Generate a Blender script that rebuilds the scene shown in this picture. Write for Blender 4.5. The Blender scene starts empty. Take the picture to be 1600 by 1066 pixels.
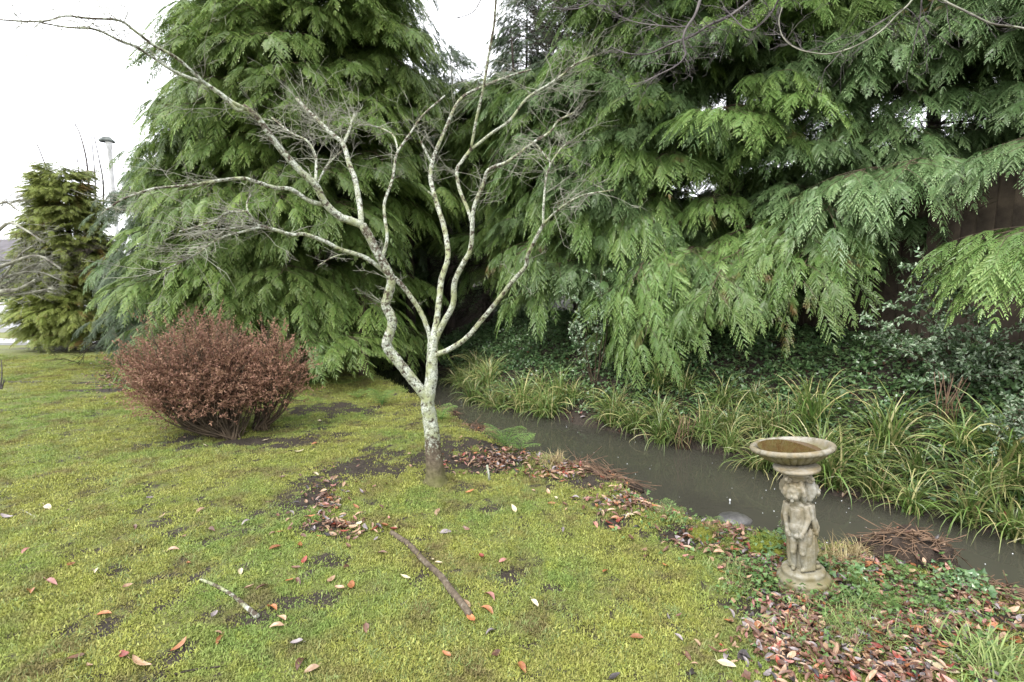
import bpy, math, random
import numpy as np
from mathutils import Vector, Matrix, Euler, noise as mnoise

R = math.radians
rnd = random.Random(11)
nr = np.random.default_rng(11)
scn = bpy.context.scene
COL = scn.collection

# ------------------------------------------------------------------ camera
EYE = 1.55
PITCH = R(6.9)
FPX = 850.0
cam_d = bpy.data.cameras.new('camera')
cam_d.sensor_width = 36.0
cam_d.lens = 36.0 * FPX / 1600.0
cam_d.clip_start = 0.05
cam_d.clip_end = 900.0
cam = bpy.data.objects.new('camera', cam_d)
COL.objects.link(cam)
cam.location = (0, 0, EYE)
cam.rotation_euler = (R(90) - PITCH, 0, 0)
scn.camera = cam

# ------------------------------------------------------------------ light and sky
SUN_EL, SUN_AZ = R(52), R(215)
world = bpy.data.worlds.new('World')
scn.world = world
world.use_nodes = True
wn = world.node_tree.nodes
wl = world.node_tree.links
wn.clear()
w_out = wn.new('ShaderNodeOutputWorld')
w_bg = wn.new('ShaderNodeBackground')
w_sky = wn.new('ShaderNodeTexSky')
w_sky.sky_type = 'NISHITA'
w_sky.sun_disc = False
w_sky.sun_elevation = SUN_EL
w_sky.sun_rotation = SUN_AZ
w_mix = wn.new('ShaderNodeMix')
w_mix.data_type = 'RGBA'
w_mix.inputs[0].default_value = 0.88          # an even white cloud cover over most of the blue
w_mix.inputs[7].default_value = (11.4, 11.5, 11.9, 1)
wl.new(w_sky.outputs[0], w_mix.inputs[6])
wl.new(w_mix.outputs[2], w_bg.inputs[0])
w_bg.inputs[1].default_value = 0.1
wl.new(w_bg.outputs[0], w_out.inputs[0])
sun_d = bpy.data.lights.new('sun', 'SUN')
sun_d.energy = 1.5
sun_d.angle = R(25)
sun_d.color = (1.0, 0.97, 0.92)
sun = bpy.data.objects.new('sun', sun_d)
COL.objects.link(sun)
sun.rotation_euler = Vector((-math.sin(SUN_AZ) * math.cos(SUN_EL), -math.cos(SUN_AZ) * math.cos(SUN_EL), -math.sin(SUN_EL))).to_track_quat('-Z', 'Y').to_euler()
scn.view_settings.view_transform = 'Standard'
scn.view_settings.look = 'None'
scn.view_settings.gamma = 1.0
scn.view_settings.exposure = 1.5
scn.view_settings.use_curve_mapping = False
scn.cycles.max_bounces = 8
scn.cycles.transparent_max_bounces = 8

# ------------------------------------------------------------------ picture point -> place
cP, sP = math.cos(PITCH), math.sin(PITCH)

def ray(px, py):
    u, v = (px - 800) / FPX, (533 - py) / FPX
    return Vector((u, cP + v * sP, -sP + v * cP))

def at(px, py, d):
    """the place seen at px, py that lies d metres in front of the eye"""
    r = ray(px, py)
    return Vector((0, 0, EYE)) + r * (d / r.y)

def ground_at(px, py, z=0.0):
    r = ray(px, py)
    t = (z - EYE) / r.z
    return Vector((0, 0, EYE)) + r * t

def project(x, y, z):
    dz = z - EYE
    f = y * cP - dz * sP
    up = y * sP + dz * cP
    f = np.maximum(f, 1e-3) if isinstance(f, np.ndarray) else max(f, 1e-3)
    return 800 + FPX * x / f, 533 - FPX * up / f

# ------------------------------------------------------------------ numpy noise
def _hash(ix, iy, s):
    h = (ix * 374761393 + iy * 668265263 + s * 974634777) & 0xFFFFFFFF
    h = ((h ^ (h >> 13)) * 1274126177) & 0xFFFFFFFF
    return ((h ^ (h >> 16)) & 0xFFFF) / 65535.0

def vnoise(x, y, s=0):
    x = np.asarray(x, float); y = np.asarray(y, float)
    ix = np.floor(x).astype(np.int64); iy = np.floor(y).astype(np.int64)
    fx = x - ix; fy = y - iy
    fx = fx * fx * (3 - 2 * fx); fy = fy * fy * (3 - 2 * fy)
    a = _hash(ix, iy, s); b = _hash(ix + 1, iy, s); c = _hash(ix, iy + 1, s); d = _hash(ix + 1, iy + 1, s)
    return (a * (1 - fx) + b * fx) * (1 - fy) + (c * (1 - fx) + d * fx) * fy

def fbm(x, y, s=0, o=4):
    t = 0; a = 0.5
    for k in range(o):
        t = t + a * vnoise(x * 2 ** k, y * 2 ** k, s + k * 7); a *= 0.5
    return t / (1 - 0.5 ** o)

def sstep(a, b, x):
    t = np.clip((x - a) / (b - a), 0, 1)
    return t * t * (3 - 2 * t)

# ------------------------------------------------------------------ the stream
WATER = -0.28
NEAR = [(7.5, -4.0), (4.6, -0.8), (3.3, 1.4)]
for p in ((1600, 930), (1520, 893), (1440, 868), (1350, 846), (1230, 828), (1120, 808), (1060, 795), (980, 752), (900, 716), (800, 690), (700, 636)):
    g = ground_at(*p, 0.0); NEAR.append((g.x, g.y))
NEAR += [(-1.35, 7.3), (-2.1, 8.7), (-3.4, 11.2), (-8, 20), (-20, 42)]
FAR = [(9.6, -3.5), (6.2, 0.2), (4.6, 2.4)]
for p in ((1600, 850), (1450, 810), (1300, 775), (1150, 716), (1020, 690), (900, 664), (740, 628)):
    g = ground_at(*p, WATER); FAR.append((g.x, g.y))
FAR += [(-0.75, 8.6), (-1.4, 10.0), (-2.6, 12.4), (-7, 21), (-19, 43)]

def sdist(x, y, line):
    """distance to the polyline, positive on its right-hand (far bank) side"""
    x = np.asarray(x, float); y = np.asarray(y, float)
    best = np.full(x.shape, 1e9); sg = np.zeros(x.shape)
    for (ax, ay), (bx, by) in zip(line[:-1], line[1:]):
        dx, dy = bx - ax, by - ay
        L2 = dx * dx + dy * dy
        t = np.clip(((x - ax) * dx + (y - ay) * dy) / L2, 0, 1)
        qx, qy = x - (ax + t * dx), y - (ay + t * dy)
        d = np.hypot(qx, qy)
        s = np.where(dx * (y - ay) - dy * (x - ax) > 0, -1.0, 1.0)
        m = d < best
        best = np.where(m, d, best); sg = np.where(m, s, sg)
    return best * sg

def height(x, y):
    x = np.asarray(x, float); y = np.asarray(y, float)
    wob = 0.10 * (fbm(x * 3.1, y * 3.1, 3) - 0.5)
    sN = sdist(x, y, NEAR) + wob
    sF = sdist(x, y, FAR) + wob
    lawn = 0.10 * (fbm(x * 0.8, y * 0.8, 5, 3) - 0.5) + 0.035 * (fbm(x * 6, y * 6, 9, 3) - 0.5) + 0.012 * (fbm(x * 22, y * 22, 19, 3) - 0.5)
    lawn = lawn * np.clip((40 - np.hypot(x, y)) / 30, 0.1, 1)
    lip = 0.03 * np.exp(-((sN + 0.25) / 0.2) ** 2)
    near = lawn + lip - 0.12 * sstep(-0.25, 0.02, sN) - 0.6 * sstep(-0.03, 0.22, sN)
    bank = -0.72 + 0.5 * sstep(-0.3, 0.12, sF) + 0.42 * sstep(0.05, 0.7, sF) + 0.62 * sstep(0.45, 1.9, sF) + 0.1 * (fbm(x * 2, y * 2, 21) - 0.5) * sstep(0, .5, sF)
    return np.where(sF > -0.32, np.maximum(bank, np.where(sF < 0, near, -9)), near)

def hz(x, y):
    return float(height(np.array([x]), np.array([y]))[0])

def on_ground(px, py, side=0):
    p = ground_at(px, py, 0.0)
    for _ in range(6):
        p = ground_at(px, py, hz(p.x, p.y))
    return p

# blobs of bare earth, in places: (px, py, half width px, half height px)
SOIL = [(600, 712, 60, 10), (500, 772, 50, 36), (530, 828, 70, 18), (565, 735, 80, 13), (380, 690, 110, 12), (480, 690, 50, 8),
        (100, 597, 80, 2), (150, 610, 90, 3), (200, 600, 30, 16), (210, 870, 18, 8), (240, 960, 20, 9), (330, 970, 12, 6), (400, 975, 40, 7),
        (490, 885, 34, 10), (450, 945, 24, 8), (690, 735, 24, 5), (180, 895, 12, 6), (170, 985, 18, 6), (780, 800, 30, 5),
        (1010, 780, 60, 10), (900, 760, 50, 8), (540, 640, 80, 8), (505, 940, 30, 7), (800, 905, 16, 6), (100, 990, 14, 6),
        (960, 820, 30, 6), (1240, 980, 90, 34), (1400, 985, 170, 60), (1180, 900, 50, 24), (780, 718, 70, 16), (1060, 845, 44, 12),
        (720, 700, 40, 10), (480, 905, 18, 9), (85, 840, 16, 6), (880, 960, 20, 5), (660, 905, 20, 5), (590, 790, 14, 6), (290, 1015, 18, 6)]
_soil = []
for (px, py, a, b) in SOIL:
    g = ground_at(px, py); gx = ground_at(px + a, py); gy = ground_at(px, py - b)
    _soil.append((g.x, g.y, max(abs(gx.x - g.x), 0.05), max(abs(gy.y - g.y), 0.05)))

def soil(x, y):
    x = np.asarray(x, float); y = np.asarray(y, float)
    n = fbm(x * 5, y * 5, 31); n2 = fbm(x * 1.3, y * 1.3, 41)
    m = np.zeros(x.shape)
    for (cx, cy, a, b) in _soil:
        d = np.hypot((x - cx) / a, (y - cy) / b)
        m = np.maximum(m, 1.25 - 0.75 * d)
    v = m + (n - 0.5) * 2.2 + (fbm(x * 18, y * 18, 57, 3) - .5) * 1.5
    base = sstep(0.15, 0.85, v) * (m > 0) * .95
    spots = np.maximum(sstep(0.56, 0.72, n * 0.6 + n2 * 0.2 + .2 * fbm(x * 20, y * 20, 58, 3)) * 0.7, sstep(0.62, 0.72, fbm(x * 14, y * 14, 51, 3)) * .6)
    sN = sdist(x, y, NEAR)
    edge = sstep(-0.32, -0.05, sN + 0.3 * (n - 0.5))
    return np.clip(np.maximum(np.maximum(base, spots), edge), 0, 1)

# ------------------------------------------------------------------ materials
MAT = {}
def new_mat(name):
    m = bpy.data.materials.new(name); m.use_nodes = True
    nt = m.node_tree
    b = nt.nodes.get('Principled BSDF')
    MAT[name] = m
    return m, nt, b

def N(nt, t, **k):
    n = nt.nodes.new(t)
    for a, v in k.items():
        setattr(n, a, v)
    return n

def mixc(nt, fac, a, b, mode='MIX'):
    n = N(nt, 'ShaderNodeMix', data_type='RGBA', blend_type=mode)
    for i, v in ((0, fac), (6, a), (7, b)):
        if isinstance(v, (int, float)):
            n.inputs[i].default_value = v
        elif isinstance(v, tuple):
            n.inputs[i].default_value = (*v, 1) if len(v) == 3 else v
        else:
            nt.links.new(v, n.inputs[i])
    return n.outputs[2]

def ramp(nt, fac, stops):
    n = N(nt, 'ShaderNodeValToRGB')
    e = n.color_ramp.elements
    while len(e) < len(stops):
        e.new(0.5)
    for i, (p, c) in enumerate(stops):
        e[i].position = p
        e[i].color = (*c, 1) if isinstance(c, tuple) else (c, c, c, 1)
    nt.links.new(fac, n.inputs[0])
    return n.outputs[0]

def noise_n(nt, scale, detail=5, rough=0.6, coord='Object', dist=0.0):
    tc = N(nt, 'ShaderNodeTexCoord')
    n = N(nt, 'ShaderNodeTexNoise')
    n.inputs['Scale'].default_value = scale
    n.inputs['Detail'].default_value = detail
    n.inputs['Roughness'].default_value = rough
    n.inputs['Distortion'].default_value = dist
    nt.links.new(tc.outputs[coord], n.inputs['Vector'])
    return n.outputs[0]

def bump(nt, b, h, strength=0.5, dist=0.01, prev=None):
    n = N(nt, 'ShaderNodeBump')
    n.inputs['Strength'].default_value = strength
    n.inputs['Distance'].default_value = dist
    nt.links.new(h, n.inputs['Height'])
    if prev is not None:
        nt.links.new(prev, n.inputs['Normal'])
    nt.links.new(n.outputs[0], b.inputs['Normal'])
    return n.outputs[0]

def leafy(name, dark, mid, light, rough=0.45, trans=0.25, spec=0.5, attr=True, brown=None, drift=None):
    """leaves: colour differs from plant to plant, from spray to spray and along each leaf; light passes through"""
    m, nt, b = new_mat(name)
    oi = N(nt, 'ShaderNodeObjectInfo')
    g = N(nt, 'ShaderNodeNewGeometry')
    c = mixc(nt, g.outputs['Random Per Island'], dark, mid)
    if attr:
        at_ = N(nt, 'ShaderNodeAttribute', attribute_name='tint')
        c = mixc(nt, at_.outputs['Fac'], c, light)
    vv = N(nt, 'ShaderNodeMapRange')
    vv.inputs[3].default_value = 0.72; vv.inputs[4].default_value = 1.25
    nt.links.new(oi.outputs['Random'], vv.inputs[0])
    hs = N(nt, 'ShaderNodeHueSaturation')
    nt.links.new(vv.outputs[0], hs.inputs['Value'])
    nt.links.new(c, hs.inputs['Color'])
    h2 = N(nt, 'ShaderNodeMapRange')
    h2.inputs[3].default_value = 0.485; h2.inputs[4].default_value = 0.515
    nt.links.new(g.outputs['Random Per Island'], h2.inputs[0])
    nt.links.new(h2.outputs[0], hs.inputs['Hue'])
    c = hs.outputs[0]
    if brown:
        nn = N(nt, 'ShaderNodeTexNoise'); nn.inputs['Scale'].default_value = brown[1]; nn.inputs['Detail'].default_value = 3
        nt.links.new(g.outputs['Position'], nn.inputs['Vector'])
        f = ramp(nt, nn.outputs[0], [(brown[2], 0.0), (brown[2] + 0.08, .85)])
        c = mixc(nt, f, c, brown[0])
    if drift:
        for sc_, lo, hi, colr, amt in drift:
            nz = N(nt, 'ShaderNodeTexNoise'); nz.inputs['Scale'].default_value = sc_; nz.inputs['Detail'].default_value = 4
            nt.links.new(g.outputs['Position'], nz.inputs['Vector'])
            f = ramp(nt, nz.outputs[0], [(lo, 0.0), (hi, amt)])
            c = mixc(nt, f, c, colr)
    nt.links.new(c, b.inputs['Base Color'])
    b.inputs['Roughness'].default_value = rough
    b.inputs['Specular IOR Level'].default_value = spec
    if trans:
        tr = N(nt, 'ShaderNodeBsdfTranslucent')
        nt.links.new(c, tr.inputs[0])
        mx = N(nt, 'ShaderNodeMixShader')
        mx.inputs[0].default_value = trans
        nt.links.new(b.outputs[0], mx.inputs[1]); nt.links.new(tr.outputs[0], mx.inputs[2])
        nt.links.new(mx.outputs[0], nt.nodes['Material Output'].inputs[0])
    return m

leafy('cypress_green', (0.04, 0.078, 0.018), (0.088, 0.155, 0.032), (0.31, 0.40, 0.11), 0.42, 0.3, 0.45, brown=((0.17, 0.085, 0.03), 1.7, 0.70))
leafy('cypress_blue', (0.038, 0.076, 0.024), (0.085, 0.15, 0.05), (0.28, 0.39, 0.17), 0.40, 0.28, 0.5, brown=((0.17, 0.09, 0.04), 2.3, 0.68))
leafy('cypress_lime', (0.045, 0.092, 0.02), (0.10, 0.18, 0.04), (0.32, 0.44, 0.14), 0.40, 0.3, 0.45, brown=((0.17, 0.09, 0.04), 2.3, 0.66))
leafy('cypress_grey', (0.06, 0.09, 0.05), (0.09, 0.13, 0.07), (0.15, 0.20, 0.11), 0.5, 0.3, 0.4)
leafy('cypress_gold', (0.11, 0.14, 0.03), (0.20, 0.25, 0.055), (0.36, 0.39, 0.12), 0.45, 0.3, 0.4, brown=((0.20, 0.12, 0.04), 2.5, 0.60))
leafy('rust_foliage', (0.12, 0.06, 0.04), (0.22, 0.11, 0.07), (0.42, 0.25, 0.17), 0.7, 0.25, 0.25)
leafy('ivy_leaf', (0.035, 0.085, 0.028), (0.075, 0.145, 0.05), (0.17, 0.24, 0.10), 0.28, 0.1, 0.6)
leafy('herb_leaf', (0.06, 0.12, 0.03), (0.10, 0.18, 0.05), (0.18, 0.26, 0.09), 0.4, 0.3, 0.4)
leafy('fern_leaf', (0.08, 0.16, 0.035), (0.13, 0.24, 0.06), (0.26, 0.36, 0.11), 0.6, 0.3, 0.15)
leafy('sedge_leaf', (0.07, 0.135, 0.025), (0.13, 0.225, 0.05), (0.42, 0.38, 0.17), 0.35, 0.25, 0.5)
leafy('holly_leaf', (0.07, 0.13, 0.05), (0.13, 0.21, 0.10), (0.38, 0.45, 0.32), 0.25, 0.1, 0.7)
leafy('grass_blade', (0.13, 0.20, 0.05), (0.21, 0.29, 0.08), (0.36, 0.40, 0.17), 0.5, 0.3, 0.3)
leafy('moss_tuft', (0.17, 0.185, 0.035), (0.27, 0.285, 0.06), (0.40, 0.40, 0.13), 0.7, 0.25, 0.25, drift=[(1.1, .46, .60, (0.15, 0.24, 0.06), .75), (3.5, .50, .64, (0.16, 0.125, 0.06), .8), (14.0, .52, .68, (0.33, 0.36, 0.07), .6)])
leafy('dry_grass', (0.22, 0.16, 0.07), (0.36, 0.28, 0.14), (0.5, 0.42, 0.24), 0.6, 0.2, 0.2)

def plain(name, c1, c2, scale=8, rough=0.8, bs=0.5, bd=0.01, spec=0.3, bscale=None):
    m, nt, b = new_mat(name)
    n = noise_n(nt, scale)
    f = ramp(nt, n, [(0.35, 0.0), (0.65, 1.0)])
    nt.links.new(mixc(nt, f, c1, c2), b.inputs['Base Color'])
    b.inputs['Roughness'].default_value = rough
    b.inputs['Specular IOR Level'].default_value = spec
    bump(nt, b, noise_n(nt, bscale or scale * 4), bs, bd)
    return m

plain('bark_brown', (0.06, 0.042, 0.03), (0.14, 0.10, 0.07), 9, 0.85, 0.8, 0.02)
plain('bark_dark', (0.018, 0.014, 0.011), (0.05, 0.038, 0.028), 9, 0.9, 0.8, 0.02)
plain('twig_brown', (0.04, 0.03, 0.02), (0.10, 0.072, 0.045), 12, 0.8, 0.2, 0.002)
plain('twig_grey', (0.10, 0.09, 0.075), (0.34, 0.34, 0.27), 7, 0.8, 0.2, 0.002)
plain('twig_dark', (0.045, 0.036, 0.04), (0.14, 0.125, 0.12), 9, 0.8, 0.2, 0.002)
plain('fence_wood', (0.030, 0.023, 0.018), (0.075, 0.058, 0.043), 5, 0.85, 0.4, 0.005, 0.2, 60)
plain('peat', (0.018, 0.012, 0.008), (0.06, 0.042, 0.03), 14, 0.85, 1.0, 0.03)
plain('dead_reed', (0.05, 0.032, 0.022), (0.20, 0.125, 0.075), 14, 0.6, 0.2, 0.003)
plain('asphalt', (0.26, 0.26, 0.27), (0.34, 0.34, 0.35), 3, 0.45, 0.3, 0.004, 0.5, 90)
plain('kerb_stone', (0.25, 0.25, 0.26), (0.36, 0.36, 0.37), 5, 0.6, 0.3, 0.004)
plain('pale_render', (0.42, 0.41, 0.44), (0.5, 0.49, 0.52), 2, 0.8, 0.1, 0.004)
plain('roof_tile', (0.07, 0.065, 0.07), (0.11, 0.10, 0.11), 2, 0.7, 0.1, 0.004)
plain('pale_metal', (0.50, 0.50, 0.50), (0.62, 0.62, 0.62), 5, 0.5, 0.05, 0.002)
plain('dark_metal', (0.05, 0.06, 0.055), (0.10, 0.11, 0.10), 5, 0.5, 0.05, 0.002)
plain('wet_rock', (0.045, 0.045, 0.045), (0.11, 0.105, 0.10), 12, 0.3, 0.6, 0.01, 0.6)
plain('moss_cushion', (0.10, 0.12, 0.015), (0.22, 0.23, 0.04), 30, 0.9, 1.0, 0.02, 0.1, 120)
m, nt, b = new_mat('window_glass'); b.inputs['Base Color'].default_value = (0.03, 0.035, 0.04, 1); b.inputs['Roughness'].default_value = 0.08

# lichen bark: pale grey-green crusts over brown bark, wearing off towards the foot
m, nt, b = new_mat('lichen_bark')
n1 = noise_n(nt, 34, 6, 0.7); n2 = noise_n(nt, 9, 3, 0.6); n3 = noise_n(nt, 90, 4, 0.6)
bark = mixc(nt, ramp(nt, n1, [(0.35, 0.0), (0.65, 1.0)]), (0.05, 0.038, 0.028), (0.15, 0.12, 0.085))
lich = mixc(nt, ramp(nt, n3, [(0.4, 0.0), (0.62, 1.0)]), (0.20, 0.215, 0.175), (0.52, 0.545, 0.46))
lich = mixc(nt, ramp(nt, n2, [(0.45, 0.0), (0.62, 1.0)]), lich, (0.25, 0.27, 0.15))
at_ = N(nt, 'ShaderNodeAttribute', attribute_name='lichen')
ad = N(nt, 'ShaderNodeMath', operation='ADD')
nt.links.new(n1, ad.inputs[0]); nt.links.new(at_.outputs['Fac'], ad.inputs[1])
cover = ramp(nt, ad.outputs[0], [(0.90, 0.0), (1.0, 1.0)])
foot = ramp(nt, at_.outputs['Fac'], [(0.12, 1.0), (0.30, 0.0)])
c = mixc(nt, cover, bark, lich)
fm = N(nt, 'ShaderNodeMath', operation='MULTIPLY'); nt.links.new(foot, fm.inputs[0]); nt.links.new(n2, fm.inputs[1])
c = mixc(nt, fm.outputs[0], c, (0.11, 0.12, 0.03))
nt.links.new(c, b.inputs['Base Color'])
b.inputs['Roughness'].default_value = 0.85; b.inputs['Specular IOR Level'].default_value = 0.2
bn = bump(nt, b, n1, 0.8, 0.008)
bump(nt, b, cover, 0.5, 0.002, bn)

# statue stone: pale grey-cream concrete, ochre and green where the wet gathers
m, nt, b = new_mat('mossy_stone')
n1 = noise_n(nt, 9, 5, 0.65); n2 = noise_n(nt, 30, 5, 0.7); n3 = noise_n(nt, 140, 3, 0.6)
c = mixc(nt, ramp(nt, n1, [(0.4, 0.0), (0.62, 1.0)]), (0.27, 0.26, 0.225), (0.19, 0.15, 0.085))
c = mixc(nt, ramp(nt, n2, [(0.46, 0.0), (0.66, 1.0)]), c, (0.12, 0.105, 0.07))
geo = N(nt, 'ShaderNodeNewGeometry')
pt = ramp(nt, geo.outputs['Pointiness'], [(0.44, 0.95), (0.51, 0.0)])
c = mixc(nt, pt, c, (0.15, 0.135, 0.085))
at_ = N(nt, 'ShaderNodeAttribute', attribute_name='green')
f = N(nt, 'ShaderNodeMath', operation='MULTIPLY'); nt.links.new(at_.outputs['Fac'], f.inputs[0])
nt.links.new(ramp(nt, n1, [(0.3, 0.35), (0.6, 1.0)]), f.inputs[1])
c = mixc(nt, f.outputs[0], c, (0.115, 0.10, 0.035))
nt.links.new(c, b.inputs['Base Color'])
b.inputs['Roughness'].default_value = 0.62; b.inputs['Specular IOR Level'].default_value = 0.4
bn = bump(nt, b, n2, 0.35, 0.004)
bump(nt, b, n3, 0.4, 0.0015, bn)

# earth, moss and thatch of the lawn
m, nt, b = new_mat('lawn_ground')
at_ = N(nt, 'ShaderNodeAttribute', attribute_name='soil')
n1 = noise_n(nt, 2.2, 6, 0.7); n2 = noise_n(nt, 38, 6, 0.75); n3 = noise_n(nt, 170, 4, 0.7)
moss = mixc(nt, ramp(nt, n1, [(0.35, 0.0), (0.65, 1.0)]), (0.13, 0.165, 0.03), (0.18, 0.205, 0.04))
moss = mixc(nt, ramp(nt, n2, [(0.38, 0.0), (0.7, 1.0)]), moss, (0.10, 0.085, 0.05))
earth = mixc(nt, ramp(nt, n2, [(0.35, 0.0), (0.65, 1.0)]), (0.018, 0.014, 0.010), (0.062, 0.048, 0.036))
ad = N(nt, 'ShaderNodeMath', operation='ADD'); nt.links.new(at_.outputs['Fac'], ad.inputs[0]); nt.links.new(n3, ad.inputs[1])
f = ramp(nt, ad.outputs[0], [(0.72, 0.0), (1.12, 1.0)])
nt.links.new(mixc(nt, f, moss, earth), b.inputs['Base Color'])
b.inputs['Roughness'].default_value = 0.75; b.inputs['Specular IOR Level'].default_value = 0.3
bn = bump(nt, b, n2, 0.9, 0.02)
bump(nt, b, n3, 0.9, 0.006, bn)

# murky water, pocked by rain
m, nt, b = new_mat('stream_water')
n1 = noise_n(nt, 1.2, 3, 0.5)
nt.links.new(mixc(nt, n1, (0.036, 0.035, 0.026), (0.056, 0.054, 0.042)), b.inputs['Base Color'])
b.inputs['Roughness'].default_value = 0.04
b.inputs['IOR'].default_value = 1.33
tc = N(nt, 'ShaderNodeTexCoord')
vo = N(nt, 'ShaderNodeTexVoronoi'); vo.inputs['Scale'].default_value = 7.0
nt.links.new(tc.outputs['Object'], vo.inputs['Vector'])
sn = N(nt, 'ShaderNodeMath', operation='MULTIPLY'); nt.links.new(vo.outputs['Distance'], sn.inputs[0]); sn.inputs[1].default_value = 90.0
s2 = N(nt, 'ShaderNodeMath', operation='SINE'); nt.links.new(sn.outputs[0], s2.inputs[0])
fall = ramp(nt, vo.outputs['Distance'], [(0.0, 1.0), (0.33, 0.0)])
s3 = N(nt, 'ShaderNodeMath', operation='MULTIPLY'); nt.links.new(s2.outputs[0], s3.inputs[0]); nt.links.new(fall, s3.inputs[1])
bn = bump(nt, b, s3.outputs[0], 0.08, 0.003)
bump(nt, b, noise_n(nt, 4, 2, 0.5), 0.06, 0.02, bn)

m, nt, b = new_mat('bowl_water')
nt.links.new(mixc(nt, noise_n(nt, 12), (0.05, 0.028, 0.010), (0.10, 0.06, 0.025)), b.inputs['Base Color'])
b.inputs['Roughness'].default_value = 0.03; b.inputs['IOR'].default_value = 1.33
m, nt, b = new_mat('splash_drop')
b.inputs['Base Color'].default_value = (0.75, 0.78, 0.8, 1); b.inputs['Roughness'].default_value = 0.1

LEAFC = {'orange': ((0.21, 0.08, 0.03), (0.36, 0.15, 0.065)), 'red': ((0.16, 0.03, 0.022), (0.30, 0.07, 0.045)),
         'pink': ((0.28, 0.12, 0.10), (0.42, 0.21, 0.18)), 'tan': ((0.24, 0.145, 0.085), (0.38, 0.26, 0.17)),
         'pale': ((0.42, 0.35, 0.21), (0.56, 0.49, 0.34)), 'brown': ((0.08, 0.042, 0.028), (0.17, 0.09, 0.06)),
         'grey': ((0.14, 0.12, 0.12), (0.26, 0.22, 0.22)), 'black': ((0.025, 0.022, 0.022), (0.06, 0.05, 0.05))}
for k, (a, c_) in LEAFC.items():
    m, nt, b = new_mat('leaf_' + k)
    oi = N(nt, 'ShaderNodeObjectInfo')
    n1 = noise_n(nt, 45, 4)
    c = mixc(nt, ramp(nt, n1, [(0.35, 0.0), (0.65, 1.0)]), a, c_)
    hs = N(nt, 'ShaderNodeHueSaturation')
    vv = N(nt, 'ShaderNodeMapRange'); vv.inputs[3].default_value = 0.7; vv.inputs[4].default_value = 1.25
    nt.links.new(oi.outputs['Random'], vv.inputs[0]); nt.links.new(vv.outputs[0], hs.inputs['Value'])
    nt.links.new(c, hs.inputs['Color'])
    nt.links.new(hs.outputs[0], b.inputs['Base Color'])
    b.inputs['Roughness'].default_value = 0.38; b.inputs['Specular IOR Level'].default_value = 0.45
    bump(nt, b, noise_n(nt, 120, 3), 0.4, 0.001)

# ------------------------------------------------------------------ mesh helpers
def make_mesh(name, V, F, mats, mi=None, smooth=False, attrs=None):
    me = bpy.data.meshes.new(name)
    V = np.asarray(V, dtype=np.float32).reshape(-1, 3)
    if isinstance(F, np.ndarray):
        n, k = F.shape
        me.vertices.add(len(V)); me.vertices.foreach_set('co', V.ravel())
        me.loops.add(n * k); me.loops.foreach_set('vertex_index', F.astype(np.int32).ravel())
        me.polygons.add(n)
        me.polygons.foreach_set('loop_start', np.arange(0, n * k, k, dtype=np.int32))
        me.polygons.foreach_set('loop_total', np.full(n, k, dtype=np.int32))
        me.update(calc_edges=True)
    else:
        me.from_pydata([tuple(map(float, v)) for v in V], [], [tuple(f) for f in F])
    for mm in (mats if isinstance(mats, (list, tuple)) else [mats]):
        me.materials.append(MAT[mm])
    if mi is not None:
        me.polygons.foreach_set('material_index', np.asarray(mi, dtype=np.int32))
    me.polygons.foreach_set('use_smooth', np.full(len(me.polygons), bool(smooth)))
    for k_, a in (attrs or {}).items():
        t = me.attributes.new(k_, 'FLOAT', 'POINT')
        t.data.foreach_set('value', np.asarray(a, dtype=np.float32))
    me.update()
    return me

def tag(o, label=None, cat=None, group=None, kind=None):
    for k, v in (('label', label), ('category', cat), ('group', group), ('kind', kind)):
        if v:
            o[k] = v
    return o

def add(name, me, parent=None, loc=(0, 0, 0), rot=(0, 0, 0), sc=(1, 1, 1)):
    o = bpy.data.objects.new(name, me)
    COL.objects.link(o)
    if parent:
        o.parent = parent
    o.location = loc; o.rotation_euler = rot; o.scale = sc
    return o

def thing(name, label, cat, loc=(0, 0, 0), rot=(0, 0, 0), group=None):
    return tag(add(name, None, None, loc, rot), label, cat, group)

class Geo:
    """collects quads and triangles-as-quads"""
    def __init__(s):
        s.V = []; s.F = []; s.M = []; s.A = []; s.n = 0
    def put(s, V, F, mi=0, a=0.0):
        V = np.asarray(V, float).reshape(-1, 3); F = np.asarray(F, int)
        s.V.append(V); s.F.append(F + s.n); s.M.append(np.full(len(F), mi)); s.n += len(V)
        s.A.append(np.broadcast_to(np.asarray(a, float), (len(V),)))
    def mesh(s, name, mats, smooth=False, attr='tint'):
        return make_mesh(name, np.concatenate(s.V), np.concatenate(s.F), mats, np.concatenate(s.M), smooth, {attr: np.concatenate(s.A)})

def catmull(P, n=4):
    P = [np.array(p, float) for p in P]
    Q = [2 * P[0] - P[1]] + P + [2 * P[-1] - P[-2]]
    out = []
    for i in range(1, len(Q) - 2):
        a, b_, c_, d = Q[i - 1], Q[i], Q[i + 1], Q[i + 2]
        for k in range(n):
            t = k / n
            out.append(0.5 * (2 * b_ + (c_ - a) * t + (2 * a - 5 * b_ + 4 * c_ - d) * t * t + (3 * b_ - a - 3 * c_ + d) * t ** 3))
    out.append(P[-1])
    return np.array(out)

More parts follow.
